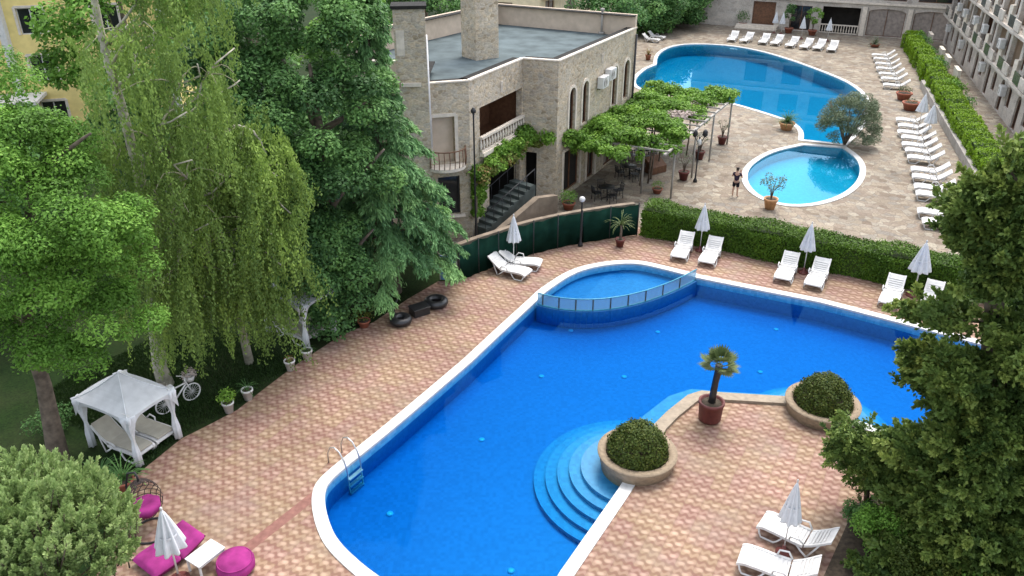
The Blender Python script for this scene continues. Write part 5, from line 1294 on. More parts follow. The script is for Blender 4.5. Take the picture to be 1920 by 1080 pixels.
def cafe_table_proto():
    t = thing('cafe_table', 'x', 'table'); m = MB(); m.lathe([(0, .70), (.42, .70), (.43, .72), (.42, .74), (0, .74)], 24); m.build('table_top', 'rubber', t)
    m = MB(); m.lathe([(.03, .05), (.03, .7)], 8); m.build('column', 'black', t)
    m = MB()
    for i in range(4): a = i * math.pi / 2; m.tube([(0, 0, .1), (.3 * math.cos(a), .3 * math.sin(a), .02)], .025, 6)
    m.build('foot', 'black', t); return t
def cafe_chair_proto():
    t = thing('cafe_chair', 'x', 'chair'); m = MB(); m.box((0, 0, .44), (.44, .44, .05)); m.build('seat', 'rubber', t, bevel=.015)
    m = MB(); m.tube([(-.2, -.21, .44), (-.27, -.21, .85), (-.27, .21, .85), (-.2, .21, .44)], .02, 6)
    for y in (-.12, -.04, .04, .12): m.tube([(-.2, y, .45), (-.27, y, .85)], .014, 5)
    m.build('backrest', 'black', t)
    for x in (-.19, .19):
        for y in (-.19, .19): m = MB(); m.tube([(x, y, .43), (x * 1.15, y * 1.1, 0)], .018, 6); m.build('leg', 'black', t)
    for s in (-1, 1): m = MB(); m.tube([(-.24, s * .23, .65), (.12, s * .25, .65), (.17, s * .22, .44)], .018, 6); m.build('armrest', 'black', t)
    return t
TP = cafe_table_proto(); CP = cafe_chair_proto(); ft_ = fc_ = True
tabs = ((G(1138, 372), 'the table nearest the green windbreak fence'), (G(1180, 332), 'the middle table under the vine'), (G(1205, 300), 'the farthest table under the vine'))
for ti, (v, nm) in enumerate(tabs):
    lb_ = 'small round black cafe table, ' + ['nearest the green windbreak fence', 'the middle one under the vine pergola', 'the farthest one under the vine pergola'][ti]
    if ft_: TP.location = v; TP['label'] = lb_; TP['group'] = 'cafe tables under the pergola'; ft_ = False
    else: r = dup(TP, v, 0, lb_)
    for ci, (a, side) in enumerate(((.3, 'plaza side'), (1.9, 'far side'), (3.5, 'house side'), (5.0, 'near side'))):
        loc = (v.x + .68 * math.cos(a), v.y + .68 * math.sin(a), 0); lb_ = 'black metal armchair on the %s of %s' % (side, nm)
        if fc_: CP.location = loc; CP.rotation_euler = (0, 0, a + math.pi); CP['label'] = lb_; CP['group'] = 'chairs at the cafe tables'; fc_ = False
        else: dup(CP, loc, a + math.pi, lb_)
v = G(1228, 322); t = thing('wooden_box', 'brown slanted wooden box by the front pergola posts', 'box', v, .6); m = MB()
m.add([(-.6, -.4, 0), (.6, -.4, 0), (.6, .4, 0), (-.6, .4, 0), (-.6, -.4, .45), (.6, -.4, .45), (.6, .4, .95), (-.6, .4, .95)], [(0, 3, 2, 1), (4, 5, 6, 7), (0, 1, 5, 4), (1, 2, 6, 5), (2, 3, 7, 6), (3, 0, 4, 7)]); m.build('case', 'wood', t, bevel=.02)

# ------------------------------------------------------------------ person on the plaza
def skin_body(name, joints, edges, mat, parent=None, sub=2):
    me = bpy.data.meshes.new(name); me.from_pydata([j[0] for j in joints], edges, []); me.update()
    ob = bpy.data.objects.new(name, me); C.objects.link(ob)
    if parent: ob.parent = parent
    sk = ob.modifiers.new('skin', 'SKIN'); sk.use_smooth_shade = True
    for v_, j in zip(me.skin_vertices[0].data, joints):
        r_ = j[1]; v_.radius = (r_, r_) if isinstance(r_, (int, float)) else r_
    me.skin_vertices[0].data[0].use_root = True
    ss = ob.modifiers.new('sub', 'SUBSURF'); ss.levels = sub; ss.render_levels = sub
    me.materials.append(M[mat]); return ob
v = G(1377, 368)
t = thing('person', 'person in dark top and black shorts standing on the plaza with hands raised', 'person', v, 2.6)
J = [((0, 0, .92), (.13, .10)), ((0, 0, 1.12), (.13, .095)), ((0, .01, 1.34), (.15, .10)), ((0, 0, 1.47), (.06, .06)), ((0, -.01, 1.55), (.06, .065)), ((0, -.015, 1.64), (.08, .10)), ((0, -.01, 1.73), (.06, .075)),
     ((.10, 0, .84), (.085, .09)), ((.12, -.02, .48), (.055, .06)), ((.13, .02, .09), (.035, .04)), ((.14, -.10, .035), (.035, .03)), ((.145, -.19, .025), (.03, .02)),
     ((-.10, 0, .84), (.085, .09)), ((-.13, .03, .48), (.055, .06)), ((-.15, .05, .09), (.035, .04)), ((-.16, -.07, .035), (.035, .03)), ((-.165, -.16, .025), (.03, .02)),
     ((.19, 0, 1.38), (.06, .06)), ((.29, -.05, 1.16), (.042, .042)), ((.15, -.24, 1.36), (.032, .032)), ((.10, -.25, 1.45), (.03, .03)), ((.08, -.24, 1.52), (.02, .02)),
     ((-.19, 0, 1.38), (.06, .06)), ((-.31, -.04, 1.17), (.042, .042)), ((-.17, -.24, 1.36), (.032, .032)), ((-.12, -.25, 1.45), (.03, .03)), ((-.10, -.24, 1.52), (.02, .02))]
Ed = [(0, 1), (1, 2), (2, 3), (3, 4), (4, 5), (5, 6), (0, 7), (7, 8), (8, 9), (9, 10), (10, 11), (0, 12), (12, 13), (13, 14), (14, 15), (15, 16), (2, 17), (17, 18), (18, 19), (19, 20), (20, 21), (2, 22), (22, 23), (23, 24), (24, 25), (25, 26)]
k0 = len(J)
for s, hx in ((1, 20), (-1, 25)):   # four extra short finger chains and a thumb on each hand
    bx, by, bz = J[hx][0]
    for i, (dx, L_) in enumerate(((-.024, .075), (-.008, .085), (.010, .08), (.026, .06))):
        J += [((bx + dx * 1.2, by - .012, bz + .035), .011), ((bx + dx * 1.5 - s * .01, by + .0, bz + .035 + L_ * .6), .009), ((bx + dx * 1.5 - s * .016, by + .018, bz + .035 + L_), .008)]
        Ed += [(hx, len(J) - 3), (len(J) - 3, len(J) - 2), (len(J) - 2, len(J) - 1)]
    J += [((bx - s * .035, by + .01, bz + .0), .012), ((bx - s * .05, by + .02, bz + .05), .010)]; Ed += [(hx, len(J) - 2), (len(J) - 2, len(J) - 1)]
body = skin_body('body', J, Ed, 'skin', t)
sh = [((0, 0, .90), (.155, .125)), ((0, 0, 1.12), (.15, .115)), ((0, .01, 1.34), (.17, .12)), ((0, 0, 1.43), (.075, .075)), ((.19, 0, 1.385), (.08, .08)), ((.25, -.03, 1.26), (.062, .062)), ((-.19, 0, 1.385), (.08, .08)), ((-.26, -.03, 1.26), (.062, .062))]
skin_body('shirt', sh, [(0, 1), (1, 2), (2, 3), (2, 4), (4, 5), (2, 6), (6, 7)], 'clothpurple', t)
so = [((0, 0, .93), (.155, .125)), ((.10, 0, .83), (.11, .115)), ((.115, -.01, .56), (.09, .095)), ((-.10, 0, .83), (.11, .115)), ((-.12, .02, .56), (.09, .095))]
skin_body('shorts', so, [(0, 1), (1, 2), (0, 3), (3, 4)], 'clothdark', t)
ha = [((0, .03, 1.66), (.085, .09)), ((0, .015, 1.735), (.078, .085)), ((0, .06, 1.57), (.05, .05))]
skin_body('hair', ha, [(0, 1), (0, 2)], 'hair', t)
for x in (-.032, .032): fm = MB(); fm.lathe([(0, -.01), (.012, -.006), (.012, .006), (0, .01)], 8, (x, -.112, 1.655)); fm.build('eye', 'hair', t)
fm = MB(); fm.tube([(0, -.108, 1.66), (0, -.128, 1.628), (0, -.112, 1.618)], [.01, .014, .008], 6); fm.build('nose', 'skin', t)
fm = MB(); fm.tube([(-.025, -.108, 1.585), (0, -.113, 1.583), (.025, -.108, 1.585)], .007, 6); fm.build('mouth', 'maroon', t)

# ------------------------------------------------------------------ trees
def PV(x, y, Y): v = P(x, y, Y); return np.array([v.x, v.y, v.z])
def tree_root(name, label, base, cat='tree', group=None): return thing(name, label, cat, (base[0], base[1], 0), 0, group)
CAMV = np.array([0, -.88, .47])

# bright green rounded tree at far left
bx = G(112, 868); o = (bx.x, bx.y, 0)
t = tree_root('leafy_tree', 'bright green rounded tree with curved bare trunk at the far left beside the open gazebo', o)
m = MB(); tr = [(bx.x, bx.y, 0), tuple(PV(98, 800, bx.y + .2)), tuple(PV(82, 720, bx.y + .3)), tuple(PV(56, 640, bx.y + .2)), tuple(PV(52, 520, bx.y)), tuple(PV(60, 330, bx.y)), tuple(PV(30, 230, bx.y))]
m.tube(tr, [.34, .27, .22, .2, .18, .12, .05], 10)
for a, b in ((3, (-60, 470)), (3, (170, 560)), (4, (210, 470)), (4, (-30, 300)), (5, (170, 250)), (4, (150, 380))): limb(m, tr[a], PV(*b, bx.y - .6 + random.random()), .12, .03)
m.build('trunk', 'bark', t, o)
Lv = Leaves(); y0 = bx.y
def ells_px(l):
    out = []
    for (x, y, Y, rx, rz) in l:
        out.append((PV(x, y, Y), (rx, rx, rz)))
    return out
crown(Lv, ells_px([(-35, 170, y0 + 1.5, 1.3, 1.0), (50, 290, y0 + .5, 1.7, 1.1), (-60, 360, y0, 2.0, 1.5), (110, 420, y0 - .6, 2.0, 1.1), (30, 520, y0 - 1.0, 1.9, 1.0), (200, 600, y0 - .4, 1.35, .95), (215, 470, y0 + .3, 1.2, .8), (140, 640, y0 - .8, 1.1, .75), (-40, 590, y0 - .6, 1.3, .8)]), 250, .52, 520, .105, .5, .46, .25, .85, front=CAMV)
Lv.build('crown', 'leaf_bright', t, o)
# low shrub at the foot of the trunk
v = G(95, 810); t = thing('shrub', 'small dark shrub at the foot of the bright green tree on the lawn', 'shrub', v); Lv = Leaves()
for i in range(8): d = rdir(1)[0]; blob(Lv, (d[0] * .5, d[1] * .5, .55 + d[2] * .25), (.35, .35, .3), 110, .1, .5, .3)
Lv.build('foliage', 'leaf_dark', t)
v = G(225, 905); t = thing('shrub', 'low grassy shrub below the open gazebo at the edge of the lawn', 'shrub', G(190, 895)); Lv = Leaves(); strap_leaves(Lv, (0, 0, 0), 90, .75, .05, .5, 1.4, tint=.4); Lv.build('foliage', 'leaf_dark', t)

# weeping birch
bb = G(312, 722); o = (bb.x, bb.y, 0)
t = tree_root('weeping_birch', 'tall weeping birch with pale trunk and long hanging olive green strands at the upper left', o)
m = MB(); tr = [np.array(o), PV(300, 690, bb.y), PV(287, 580, bb.y + .1), PV(290, 470, bb.y), PV(262, 330, bb.y - .1), PV(225, 190, bb.y), PV(195, 90, bb.y + .2), PV(165, -60, bb.y + .4), PV(150, -240, bb.y + .4)]
m.tube([tuple(x) for x in tr], [.30, .25, .22, .2, .17, .14, .12, .09, .04], 10)
tw = MB()
tips = []
bl = [(3, (310, 350), -1.2), (4, (370, 120), -.8), (4, (350, 210), -1.6), (5, (250, 50), -1), (5, (300, 60), .6), (6, (330, -60), -.3), (7, (260, -190), -.6), (3, (430, 330), .4), (2, (390, 420), -.8), (3, (440, 240), .6), (4, (440, 90), .5), (2, (455, 490), .3), (3, (180, 250), -.9), (6, (420, -110), .8), (2, (330, 520), -1.4), (8, (330, -320), 0), (8, (220, -360), .3), (4, (450, 150), 1.0), (2, (460, 420), .8), (3, (360, 300), -1.8), (2, (240, 420), -1.5), (3, (470, 330), 1.2)]
for k_, (a, b, dy) in enumerate(bl):
    e = PV(*b, bb.y + dy * 1.3); pts = limb(m if k_ % 3 else tw, tr[a], e, 0.055 if k_ % 3 else .06, .02, sag=.35, wob=.5); tips.append((tr[a], e))
    for q in range(3):
        f = .5 + .4 * rng.random(); s = np.array(pts[int(f * 7)]); e2 = s + rng.normal(size=3) * np.array([.9, .9, .25]) + np.array([.2, 0, .1]); limb(tw, s, e2, .026, .010, sag=.35, wob=.3, n=5, k=5); tips.append((s, e2))
m.build('trunk', 'birchbark', t, o)
Lv = Leaves()
def strands(Lv, seeds, n, Lmin, Lmax, size, zmin=.6, tint=.5, spread=.5, bundle=8):
    """curtains of hanging twigs: each bundle shares a start, a tone and a lean"""
    for i in range(n):
        a, b = seeds[rng.integers(len(seeds))]; f0 = .2 + .85 * rng.random() ** .7
        s0 = a + (b - a) * f0 + rng.normal(size=3) * np.array([spread, spread, .2]); s0[2] += .35 * 4 * min(f0, 1) * (1 - min(f0, 1))
        L0 = Lmin + (Lmax - Lmin) * rng.random() ** 1.3; az0 = rng.random() * 6.28; t0 = tint + .21 * rng.normal(); lean = rng.normal(size=2) * .10
        for q in range(bundle):
            s = s0 + rng.normal(size=3) * np.array([.15, .15, .12]); ln = min(L0 * (.6 + .5 * rng.random()), s[2] - zmin)
            if ln < .4: continue
            k = int(ln * 26); u = np.sort(rng.random(k)) * ln; az = az0 + rng.normal() * .5
            dr = lean + rng.normal(size=2) * .05; out = .5 * (1 - np.exp(-u * 2.2)) * (.6 + .5 * rng.random())
            p = np.stack([s[0] + np.cos(az) * out + dr[0] * u, s[1] + np.sin(az) * out + dr[1] * u, s[2] - u + .3 * np.minimum(u, .5)], 1) + rng.normal(size=(k, 3)) * .045
            tt = rng.normal(size=(k, 3)) * .4 + np.array([0, 0, -1]); nm = rng.normal(size=(k, 3)) * .6 + np.array([0, -.5, .6])
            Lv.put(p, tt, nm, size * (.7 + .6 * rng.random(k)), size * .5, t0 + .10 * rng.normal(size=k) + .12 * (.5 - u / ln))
strands(Lv, tips, 185, 1.0, 4.2, .11, bundle=8)
Lv.build('crown', 'leaf_birch', t, o)
tw.build('bare_branches', 'twig', t, o)
# lower hanging skirt of the birch over the hidden gazebo, a second stem
b2 = G(468, 680); o = (b2.x, b2.y, 0)
t = tree_root('weeping_birch', 'smaller weeping birch with lighter green skirt hanging over the hidden gazebo', o)
m = MB(); tr2 = [np.array(o), PV(440, 560, b2.y), PV(430, 440, b2.y), PV(440, 330, b2.y), PV(455, 240, b2.y)]
m.tube([tuple(x) for x in tr2], [.18, .15, .12, .08, .04], 8); tips2 = []
for a, b, dy in ((2, (350, 480), -1), (3, (370, 380), -.8), (3, (520, 330), -.4), (2, (510, 440), -.9), (4, (500, 290), .2), (1, (500, 545), -.8), (2, (530, 500), -.5), (4, (400, 280), -.3), (1, (380, 560), -1.2), (3, (545, 400), .1)):
    e = PV(*b, b2.y + dy); limb(m, tr2[a], e, .06, .02, sag=.3, wob=.4); tips2.append((tr2[a], e))
m.build('trunk', 'birchbark', t, o)
Lv = Leaves(); strands(Lv, tips2, 110, 1.0, 3.2, .12, .2, .62, bundle=8); Lv.build('crown', 'leaf_birch', t, o)

# dark green broadleaf
b3 = G(620, 610); o = (b3.x, b3.y + 1.2, 0); Yd = o[1]
t = tree_root('broadleaf_tree', 'big dark green broadleaf tree filling the space between the birch and the stone house', o)
m = MB(); tr = [np.array(o), PV(615, 520, Yd), PV(610, 400, Yd), PV(600, 250, Yd), PV(580, 120, Yd)]
m.tube([tuple(x) for x in tr], [.34, .3, .26, .18, .06], 10)
for a, b in ((1, (500, 400)), (1, (700, 430)), (2, (470, 250)), (2, (720, 280)), (3, (520, 90)), (3, (690, 190))): limb(m, tr[a], PV(*b, Yd + random.uniform(-1, .6)), .16, .04)
m.build('trunk', 'bark', t, o)
Lv = Leaves()
crown(Lv, ells_px([(500, 60, Yd + 1.6, 2.0, 1.6), (600, 40, Yd + 1.5, 2.1, 1.7), (540, 170, Yd + .6, 2.4, 1.7), (610, 230, Yd, 2.3, 1.6), (480, 300, Yd + .4, 1.9, 1.6), (590, 330, Yd - .6, 2.3, 1.5), (650, 320, Yd - .2, 1.5, 1.3), (560, 440, Yd - .8, 1.9, 1.3), (610, 500, Yd - 1.2, 1.5, 1.1), (590, 545, Yd - 1.0, 1.3, 1.1), (570, 520, 27.9, 1.15, .75), (635, 528, 28.4, 1.0, .7), (525, 535, 27.3, .95, .8), (560, 480, 28.2, 1.3, .9), (640, 585, Yd - 1.6, .95, .6), (440, 120, Yd + 1.4, 1.7, 1.6), (660, 170, Yd + .6, 1.3, 1.1)]), 330, .66, 480, .155, .6, .42, .26, .8, front=CAMV)
Lv.build('crown', 'leaf_dark', t, o)

# cedar beside the house
def conifer(t, o, base, top, prof, nbr, spr, needle, leafn, mat, tint=.5, droop=.35, rmin=.15, azr=None):
    base = np.array(base); top = np.array(top); H_ = top - base
    m = MB(); m.tube([tuple(base + H_ * f) for f in (0, .25, .5, .75, .98)], [.34, .27, .2, .12, .03], 10)
    Lv = Leaves()
    for i in range(nbr):
        f = rmin + (1 - rmin) * ((i + .5) / nbr) ** .9; az = i * 2.399 + rng.normal() * .3
        r = np.interp(f, [p[0] for p in prof], [p[1] for p in prof]) * (.75 + .4 * rng.random())
        s = base + H_ * f; dr = np.array([math.cos(az), math.sin(az), 0.0])
        if azr is not None and dr @ azr < -.55: continue
        side = np.array([-dr[1], dr[0], 0]); tn = tint + .17 * rng.normal()
        e = s + dr * r + np.array([0, 0, .12 * r - droop * r])
        m.tube([tuple(s), tuple((s + e) / 2 + np.array([0, 0, .10 * r])), tuple(e)], [.05, .035, .012], 5)
        for q in range(max(3, int(spr * r))):
            g_ = .22 + .78 * rng.random() ** .8; pc = s + (e - s) * g_ + np.array([0, 0, .10 * r * 4 * g_ * (1 - g_)])
            sd = (rng.random() - .5) * 2; ln = (.35 + .55 * (1 - g_ * .5)) * min(1.0, r / 2.0) * (.7 + .5 * rng.random())
            dd = unit(dr * .75 + side * sd * 1.1 + np.array([0, 0, -.28 - .25 * rng.random()]))
            k = leafn; u = rng.random(k) ** .8 * ln
            p = pc + dd * u[:, None] + np.array([0, 0, -1.0]) * (u[:, None] ** 2) * .45 + rng.normal(size=(k, 3)) * .055
            tt = dd * .8 + np.array([0, 0, -.5]) + rng.normal(size=(k, 3)) * .42; nm = np.array([0, -.15, 1.0]) + rng.normal(size=(k, 3)) * .45
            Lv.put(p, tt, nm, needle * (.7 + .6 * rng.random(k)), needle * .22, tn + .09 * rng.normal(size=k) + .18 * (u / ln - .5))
    m.build('trunk', 'bark', t, o); Lv.build('crown', mat, t, o)
bc = G(735, 566); Yc = bc.y + .9; bb_ = PV(735, 566, bc.y); o = (bb_[0], Yc, 0)
t = tree_root('cedar_tree', 'tall cedar with drooping light green sprays standing against the left side of the stone house', o)
tp = PV(655, -190, Yc + 1.0)
conifer(t, o, (o[0], o[1], 0), tuple(tp), [(0, 2.2), (.1, 2.9), (.18, 2.9), (.37, 2.1), (.5, 1.5), (.58, .8), (.75, .8), (1, .2)], 200, 11, .26, 40, 'leaf_cedar', .52, .30, .10)
# tall plain trees behind, filling the background
def bgtree(base, h, r, label, mat='leaf_dark', n=60, tint=.4, group='background trees', lsz=.28, cz=.62, rb=.95, low=-.4):
    o = (base[0], base[1], 0); t = tree_root('tree', label, o, group=group)
    m = MB(); m.tube([(o[0], o[1], 0), (o[0] + .1, o[1], h * .5), (o[0], o[1], h * .85)], [.3, .22, .06], 8)
    for i in range(4): a = i * 1.6; limb(m, (o[0], o[1], h * (.3 + .08 * i)), (o[0] + r * .7 * math.cos(a), o[1] + r * .7 * math.sin(a), h * (.55 + .08 * i)), .12, .03)
    m.build('trunk', 'bark', t, o); Lv = Leaves()
    crown(Lv, [((o[0], o[1], h * cz), (r, r, h * .36)), ((o[0] + r * .35, o[1] - r * .2, h * (cz + .12)), (r * .7, r * .7, h * .26)), ((o[0] - r * .4, o[1] - r * .1, h * (cz - .1)), (r * .7, r * .7, h * .25))], n, rb, 190, lsz, .6, tint, .2, .7, low=low, front=CAMV)
    Lv.build('crown', mat, t, o); return t
k_ = 0
for (x, y, h, r, mat, l) in ((-27.5, 37, 13, 3.4, 'leaf_dark', 'dark broadleaf tree behind the bright green tree at the left picture edge'), (-21, 45, 14, 4.0, 'leaf_bright', 'mid green tree behind the weeping birch, before the yellow house'), (-15, 47, 15, 4.2, 'leaf_dark', 'dark tree rising behind the birch and the dark broadleaf tree'),
    (-12.5, 62, 9.5, 2.6, 'leaf_bright', 'yellow green tree left of the stone house chimney, behind the beige parapet'), (-7.5, 72, 10.5, 4.0, 'leaf_dark', 'dark tree behind the stone house, seen between its two chimneys'), (-17, 38, 9, 3, 'leaf_dark', 'dark tree under the birch crown, behind the lawn'), (-10.5, 38, 8, 2.6, 'leaf_dark', 'dark tree at the back of the lawn behind the cedar'), (-20, 30, 8.5, 3, 'leaf_dark', 'dark shade tree behind the trunk of the bright green tree'), (8.5, 78, 7.5, 3.0, 'leaf_dark', 'dark bushy tree behind the far corner of the stone house roof')):
    bgtree((x, y), h, r, l, mat, 70 if r > 3 else 50, .4 if mat == 'leaf_dark' else .5)
# row of clipped bushy trees along the far left side of the plaza
row = [((1186, 58), 7.5, 3.6), ((1204, 55), 6.5, 3.3), ((1222, 50), 7.0, 3.3), ((1240, 46), 6.5, 3.3), ((1256, 40), 7.0, 3.3), ((1275, 35), 6.5, 3.3), ((1292, 28), 7.0, 3.4), ((1310, 23), 6.5, 3.4), ((1326, 16), 7.2, 3.5), ((1352, 6), 7.4, 3.6), ((1376, -4), 7.6, 3.8)]
for i, (b, h, r) in enumerate(row):
    v = G(*b); bgtree((v.x - .6 + .8 * (i % 2), v.y - .5 - 1.5 * (i % 2)), h, r + .5, 'bushy green tree in the dense row edging the plaza, %s from the stone house' % ORD[i], 'leaf_dark', 90, .5, 'dense tree row edging the plaza', .30, .36, 1.0, -.95)
for i, (x, y) in enumerate(((14, 116), (22, 128), (-6, 118), (4, 110))): bgtree((x, y), 13, 5.5, 'tall dark tree behind the dense tree row, %s from the left' % ('third', 'last', 'first', 'second')[i], 'leaf_dark', 60, .35, 'tall trees behind the plaza', .4, .6, 1.3)

# olive shrub-tree between the plaza pools
v = G(1583, 272); o = (v.x, v.y, 0)
t = tree_root('olive_tree', 'round grey green bushy olive tree leaning over the joint of the two plaza pools', o)
m = MB()
for i in range(11):
    a = i * .62; m.tube([(o[0], o[1], 0), (o[0] + .5 * math.cos(a), o[1] + .5 * math.sin(a), 1.2), (o[0] + 1.5 * math.cos(a), o[1] + 1.5 * math.sin(a), 2.4 + .3 * (i % 3))], [.07, .05, .02], 6)
m.build('trunk', 'bark', t, o); Lv = Leaves()
crown(Lv, [((o[0], o[1], 1.9), (1.75, 1.6, 1.35)), ((o[0] + .8, o[1] + .4, 2.5), (1.1, 1.1, 1.0)), ((o[0] - .9, o[1] - .2, 1.3), (1.1, 1.1, 1.0)), ((o[0] + .2, o[1] - .5, .9), (1.6, 1.2, .8)), ((o[0] + 1.1, o[1], 1.2), (1.0, 1.0, .9))], 210, .34, 170, .13, .28, .5, .2, .6, .22, -.5)
kk = 5000; d = rdir(kk); d[:, 2] = np.abs(d[:, 2]) * .9 - .1; p = np.array([o[0], o[1], 1.8]) + d * np.array([1.95, 1.8, 1.75]) * (.8 + .3 * rng.random((kk, 1)))
Lv.put(p, d + rng.normal(size=(kk, 3)) * .3, rdir(kk), .16, .035, .55 + .2 * rng.normal(size=kk)); Lv.build('crown', 'leaf_olive', t, o)

# shrubs along the apartment wing
gS = 'shrubs in the strip along the apartment wing'
for i, (u, h, r, mt) in enumerate(((3.0, 1.6, .9, 'leaf_bright'), (6.2, 1.7, 1.2, 'leaf_dark'), (9.5, 1.3, 1.1, 'leaf_bright'), (12.5, 1.5, 1.2, 'leaf_dark'), (15.5, 1.5, 1.2, 'leaf_lime'), (18.6, 1.6, 1.1, 'leaf_dark'), (24, 1.2, 1.2, 'leaf_lime'), (28, 1.6, 1.3, 'leaf_bright'), (32, 1.5, 1.3, 'leaf_dark'))):
    q_ = Wr(u, 0, -3.1); t = thing('shrub', '%s shrub in the strip along the apartment wing, %s from the hotel block' % ({'leaf_bright': 'mid green', 'leaf_dark': 'dark green', 'leaf_lime': 'lime green'}[mt], ORD[i]), 'shrub', q_, 0, gS); Lv = Leaves()
    for j in range(9): d = rdir(1)[0]; blob(Lv, (d[0] * r * .6, d[1] * r * .6, h * .5 + abs(d[2]) * h * .25), (r * .5, r * .5, h * .35), 150, .16, .55, .5 + .15 * rng.normal())
    Lv.build('foliage', mt, t)

# big foreground conifer at right
b4 = G(1840, 1040); o = (b4.x, b4.y, 0); Y4 = b4.y
t = tree_root('cypress_tree', 'large bronze green foreground conifer covering the right edge of the picture', o)
tp = PV(1915, 260, Y4)
m = MB(); tr = [np.array(o), PV(1850, 800, Y4), PV(1865, 560, Y4), PV(1895, 340, Y4), tp]
m.tube([tuple(x) for x in tr], [.3, .26, .2, .12, .03], 10); Lv = Leaves()
def left_edge(y): return np.interp(y, [200, 260, 330, 400, 470, 540, 600, 660, 720, 780, 830, 880, 930, 1000, 1080], [1890, 1885, 1868, 1852, 1852, 1838, 1765, 1752, 1768, 1785, 1765, 1740, 1715, 1660, 1645])
cl = []
for i in range(175):                                   # branches: clumps strung from the stem to a ragged tip
    y = 280 + 620 * rng.random() ** .85 if i < 112 else 850 + 240 * rng.random()
    xc = np.interp(y, [180, 1080], [1915, 1840]); ax = np.array(PV(xc, y, Y4)); dep = (ax @ np.array(_F) - CAMH * _F.z)
    az = rng.random() * 6.283; dr = np.array([math.cos(az), math.sin(az), 0])
    if dr[1] > .55: continue
    Rr = (xc - left_edge(y) + 22) / FPX * dep; Lb = Rr * (.68 + .62 * rng.random() ** 1.4); side = np.array([-dr[1], dr[0], 0])
    for j in range(int(7 + 4.5 * Lb)):
        f = .18 + .82 * rng.random() ** .75
        pc = ax + dr * Lb * f + side * rng.normal() * .26 * (1.15 - f) * Lb * .6 + np.array([0, 0, .16 * Lb * f * f - .12 * f + rng.normal() * .12])
        cl.append((pc, dr, Lb * f))
    m.tube([tuple(ax + np.array([0, 0, -.1])), tuple(ax + dr * Lb * .55), tuple(ax + dr * Lb + np.array([0, 0, .1 * Lb]))], [.05, .035, .01], 5)
for pc, dr, Rr in cl:
    axp = pc - dr * min(Rr, .9); 
    if rng.random() < .0: m.tube([tuple(pc - dr * Rr * .8 + np.array([0, 0, -.15])), tuple(pc)], [.035, .01], 5)
    n_ = 5; tn = .42 + .2 * rng.normal()
    for j in range(n_):
        c = pc + rng.normal(size=3) * np.array([.20, .20, .16]); ax_ = unit(dr * .75 + np.array([0, 0, .35]) + rng.normal(size=3) * .4)
        k = 62; u = rng.random(k); L0 = .30 + .22 * rng.random(); fan = rng.normal(size=(k, 3)) * .5
        p = c + ax_ * (u * L0)[:, None] + fan * (.14 * (1 - u * .7))[:, None]
        tt = ax_ * .8 + fan * .9; nm = np.array([0, -.4, .8]) + rng.normal(size=(k, 3)) * .6
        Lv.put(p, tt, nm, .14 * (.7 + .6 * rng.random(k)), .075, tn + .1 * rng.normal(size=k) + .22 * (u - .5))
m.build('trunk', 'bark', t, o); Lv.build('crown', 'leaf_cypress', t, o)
# side branch that reaches over the peninsula
b5 = G(1622, 958); o = (b5.x, b5.y, 0); t = tree_root('young_conifer', 'young conifer with thin dark stem reaching over the deck left of the big conifer', o)
m = MB(); e0 = np.array(o); m.tube([tuple(e0), tuple(PV(1628, 900, b5.y)), tuple(PV(1640, 840, b5.y)), tuple(PV(1600, 800, b5.y - .1))], [.08, .07, .05, .02], 7)
Lv = Leaves()
for i in range(170):
    x = 1568 + 140 * rng.random() ** .9; y = np.interp(x, [1545, 1600, 1710], [826, 850, 885]) + rng.normal() * 22
    pc = PV(x, y, b5.y + rng.normal() * .35); tn = .38 + .2 * rng.normal()
    for j in range(4):
        ax_ = unit(np.array([-.5, -.2, .3]) + rng.normal(size=3) * .55); c = pc + rng.normal(size=3) * .12; k = 46; u = rng.random(k); L0 = .26 + .2 * rng.random(); fan = rng.normal(size=(k, 3)) * .5
        Lv.put(c + ax_ * (u * L0)[:, None] + fan * (.12 * (1 - u * .7))[:, None], ax_ * .8 + fan * .9, np.array([0, -.4, .8]) + rng.normal(size=(k, 3)) * .6, .115 * (.7 + .6 * rng.random(k)), .052, tn + .1 * rng.normal(size=k) + .2 * (u - .5))
    if i % 5 == 0: m.tube([tuple(PV(1640, 840, b5.y)), tuple(pc)], [.03, .008], 5)
m.build('trunk', 'bark', t, o); Lv.build('crown', 'leaf_cypress', t, o)
# shrubs filling the bed in front
for i, (x, y, h, r, mt, l) in enumerate(((1640, 1040, 1.5, .8, 'leaf_bright', 'mid green shrub in the bed beside the lower lounger'), (1720, 1075, 1.9, 1.0, 'leaf_box', 'dark shrub in the bed below the big conifer'), (1610, 985, .9, .5, 'leaf_dark', 'low dark shrub at the paved edge beside the near loungers'), (1830, 1110, 1.8, 1.1, 'leaf_bright', 'mid green shrub in the lower right corner'), (1690, 975, 1.3, .9, 'leaf_cypress', 'bronze green shrub right of the young conifer stem'), (1760, 1000, 1.6, 1.0, 'leaf_box', 'dark olive shrub at the foot of the big conifer'), (1700, 1035, 1.5, 1.0, 'leaf_cypress', 'bronze green shrub in front of the big conifer, near the picture edge'))):
    v = G(x, y); t = thing('shrub', l, 'shrub', v); Lv = Leaves()
    for j in range(16): d = rdir(1)[0]; blob(Lv, (d[0] * r * .7, d[1] * r * .7, h * .5 + d[2] * h * .3), (r * .4, r * .4, h * .25), 230, .085, .5, .45 + .18 * rng.normal(), .5, .4)
    Lv.build('foliage', mt, t)

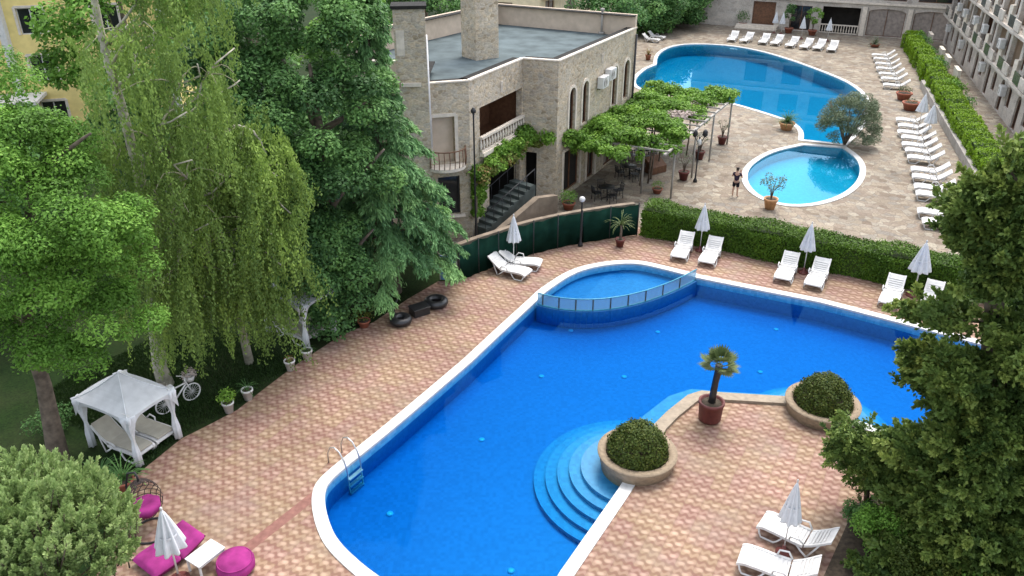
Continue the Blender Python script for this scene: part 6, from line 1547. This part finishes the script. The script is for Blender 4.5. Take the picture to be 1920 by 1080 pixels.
# pale leafy tree top at lower left
b6 = PV(60, 1080, 12.2); o = (b6[0], b6[1], 0)
t = tree_root('maple_tree', 'pale green spiky leafed tree top filling the lower left corner in the foreground', o)
m = MB(); m.tube([(o[0], o[1], 0), (o[0] + .1, o[1], 2.5), tuple(PV(70, 1040, 12.2))], [.22, .18, .08], 8)
Lv = Leaves(); sh_ = []
for i in range(1250):
    a = rng.random() * 6.283; q = rng.random() ** .5
    cx, cy = 25, 13.0 - .5
    Rx = 2.05; c0 = PV(38, 1030, 12.4); d = rdir(1)[0]; d[2] = abs(d[2]) * 1.0 - .15
    rr = (.80 + .25 * rng.random()) if rng.random() > .25 else .6
    pc = c0 + d * np.array([2.12, 1.9, 1.62]) * rr * (1 + .10 * math.sin(d[0] * 7 + d[2] * 5))
    sh_.append((pc, d))
for pc, d in sh_:
    ax_ = unit(np.array([0, 0, .9]) + d * .55 + rng.normal(size=3) * .22); tn = .45 + .17 * rng.normal(); L0 = .35 + .3 * rng.random(); k = 62
    u = rng.random(k); a = rng.random(k) * 6.283; e1 = unit(np.cross(ax_, [1, .2, 0])); e2 = np.cross(ax_, e1)
    out = e1 * np.cos(a)[:, None] + e2 * np.sin(a)[:, None]
    p = pc + ax_ * (u * L0)[:, None] + out * (.10 * (1 - u * .75))[:, None]
    tt = out * (1 - u * .7)[:, None] + ax_ * (.55 + .5 * u)[:, None] + rng.normal(size=(k, 3)) * .2; nm = ax_ * .8 - out * .4 + rng.normal(size=(k, 3)) * .4
    Lv.put(p, tt, nm, 0.11 * (.7 + .6 * rng.random(k)), .05, tn + .13 * rng.normal(size=k) + .2 * (u - .5))
    if rng.random() < .3: m.tube([tuple(pc - ax_ * .5), tuple(pc + ax_ * L0 * .6)], [.02, .008], 5)
m.build('trunk', 'bark', t, o); Lv.build('crown', 'leaf_maple', t, o)

# grass on the lawn beside the deck
Lv = Leaves(); k = 26000; px = rng.random((k, 2))
ex = np.array([g2(270, 880), g2(340, 818), g2(445, 765), g2(560, 680)])
f = rng.random(k) * 3; i0 = np.minimum(f.astype(int), 2); fr = (f - i0)[:, None]; bpt = ex[i0] * (1 - fr) + ex[i0 + 1] * fr
off = rng.random(k)[:, None] ** .8 * 6.5; p = bpt + np.array([-.82, .57]) * (off + .08)
P3 = np.concatenate([p, np.zeros((k, 1)) + .03], 1); tt = rng.normal(size=(k, 3)) * .35 + np.array([0, 0, 1])
Lv.put(P3, tt, rdir(k), .14, .03, .45 + .2 * rng.normal(size=k)); ob = Lv.build('grass', 'blades'); ob['kind'] = 'stuff'
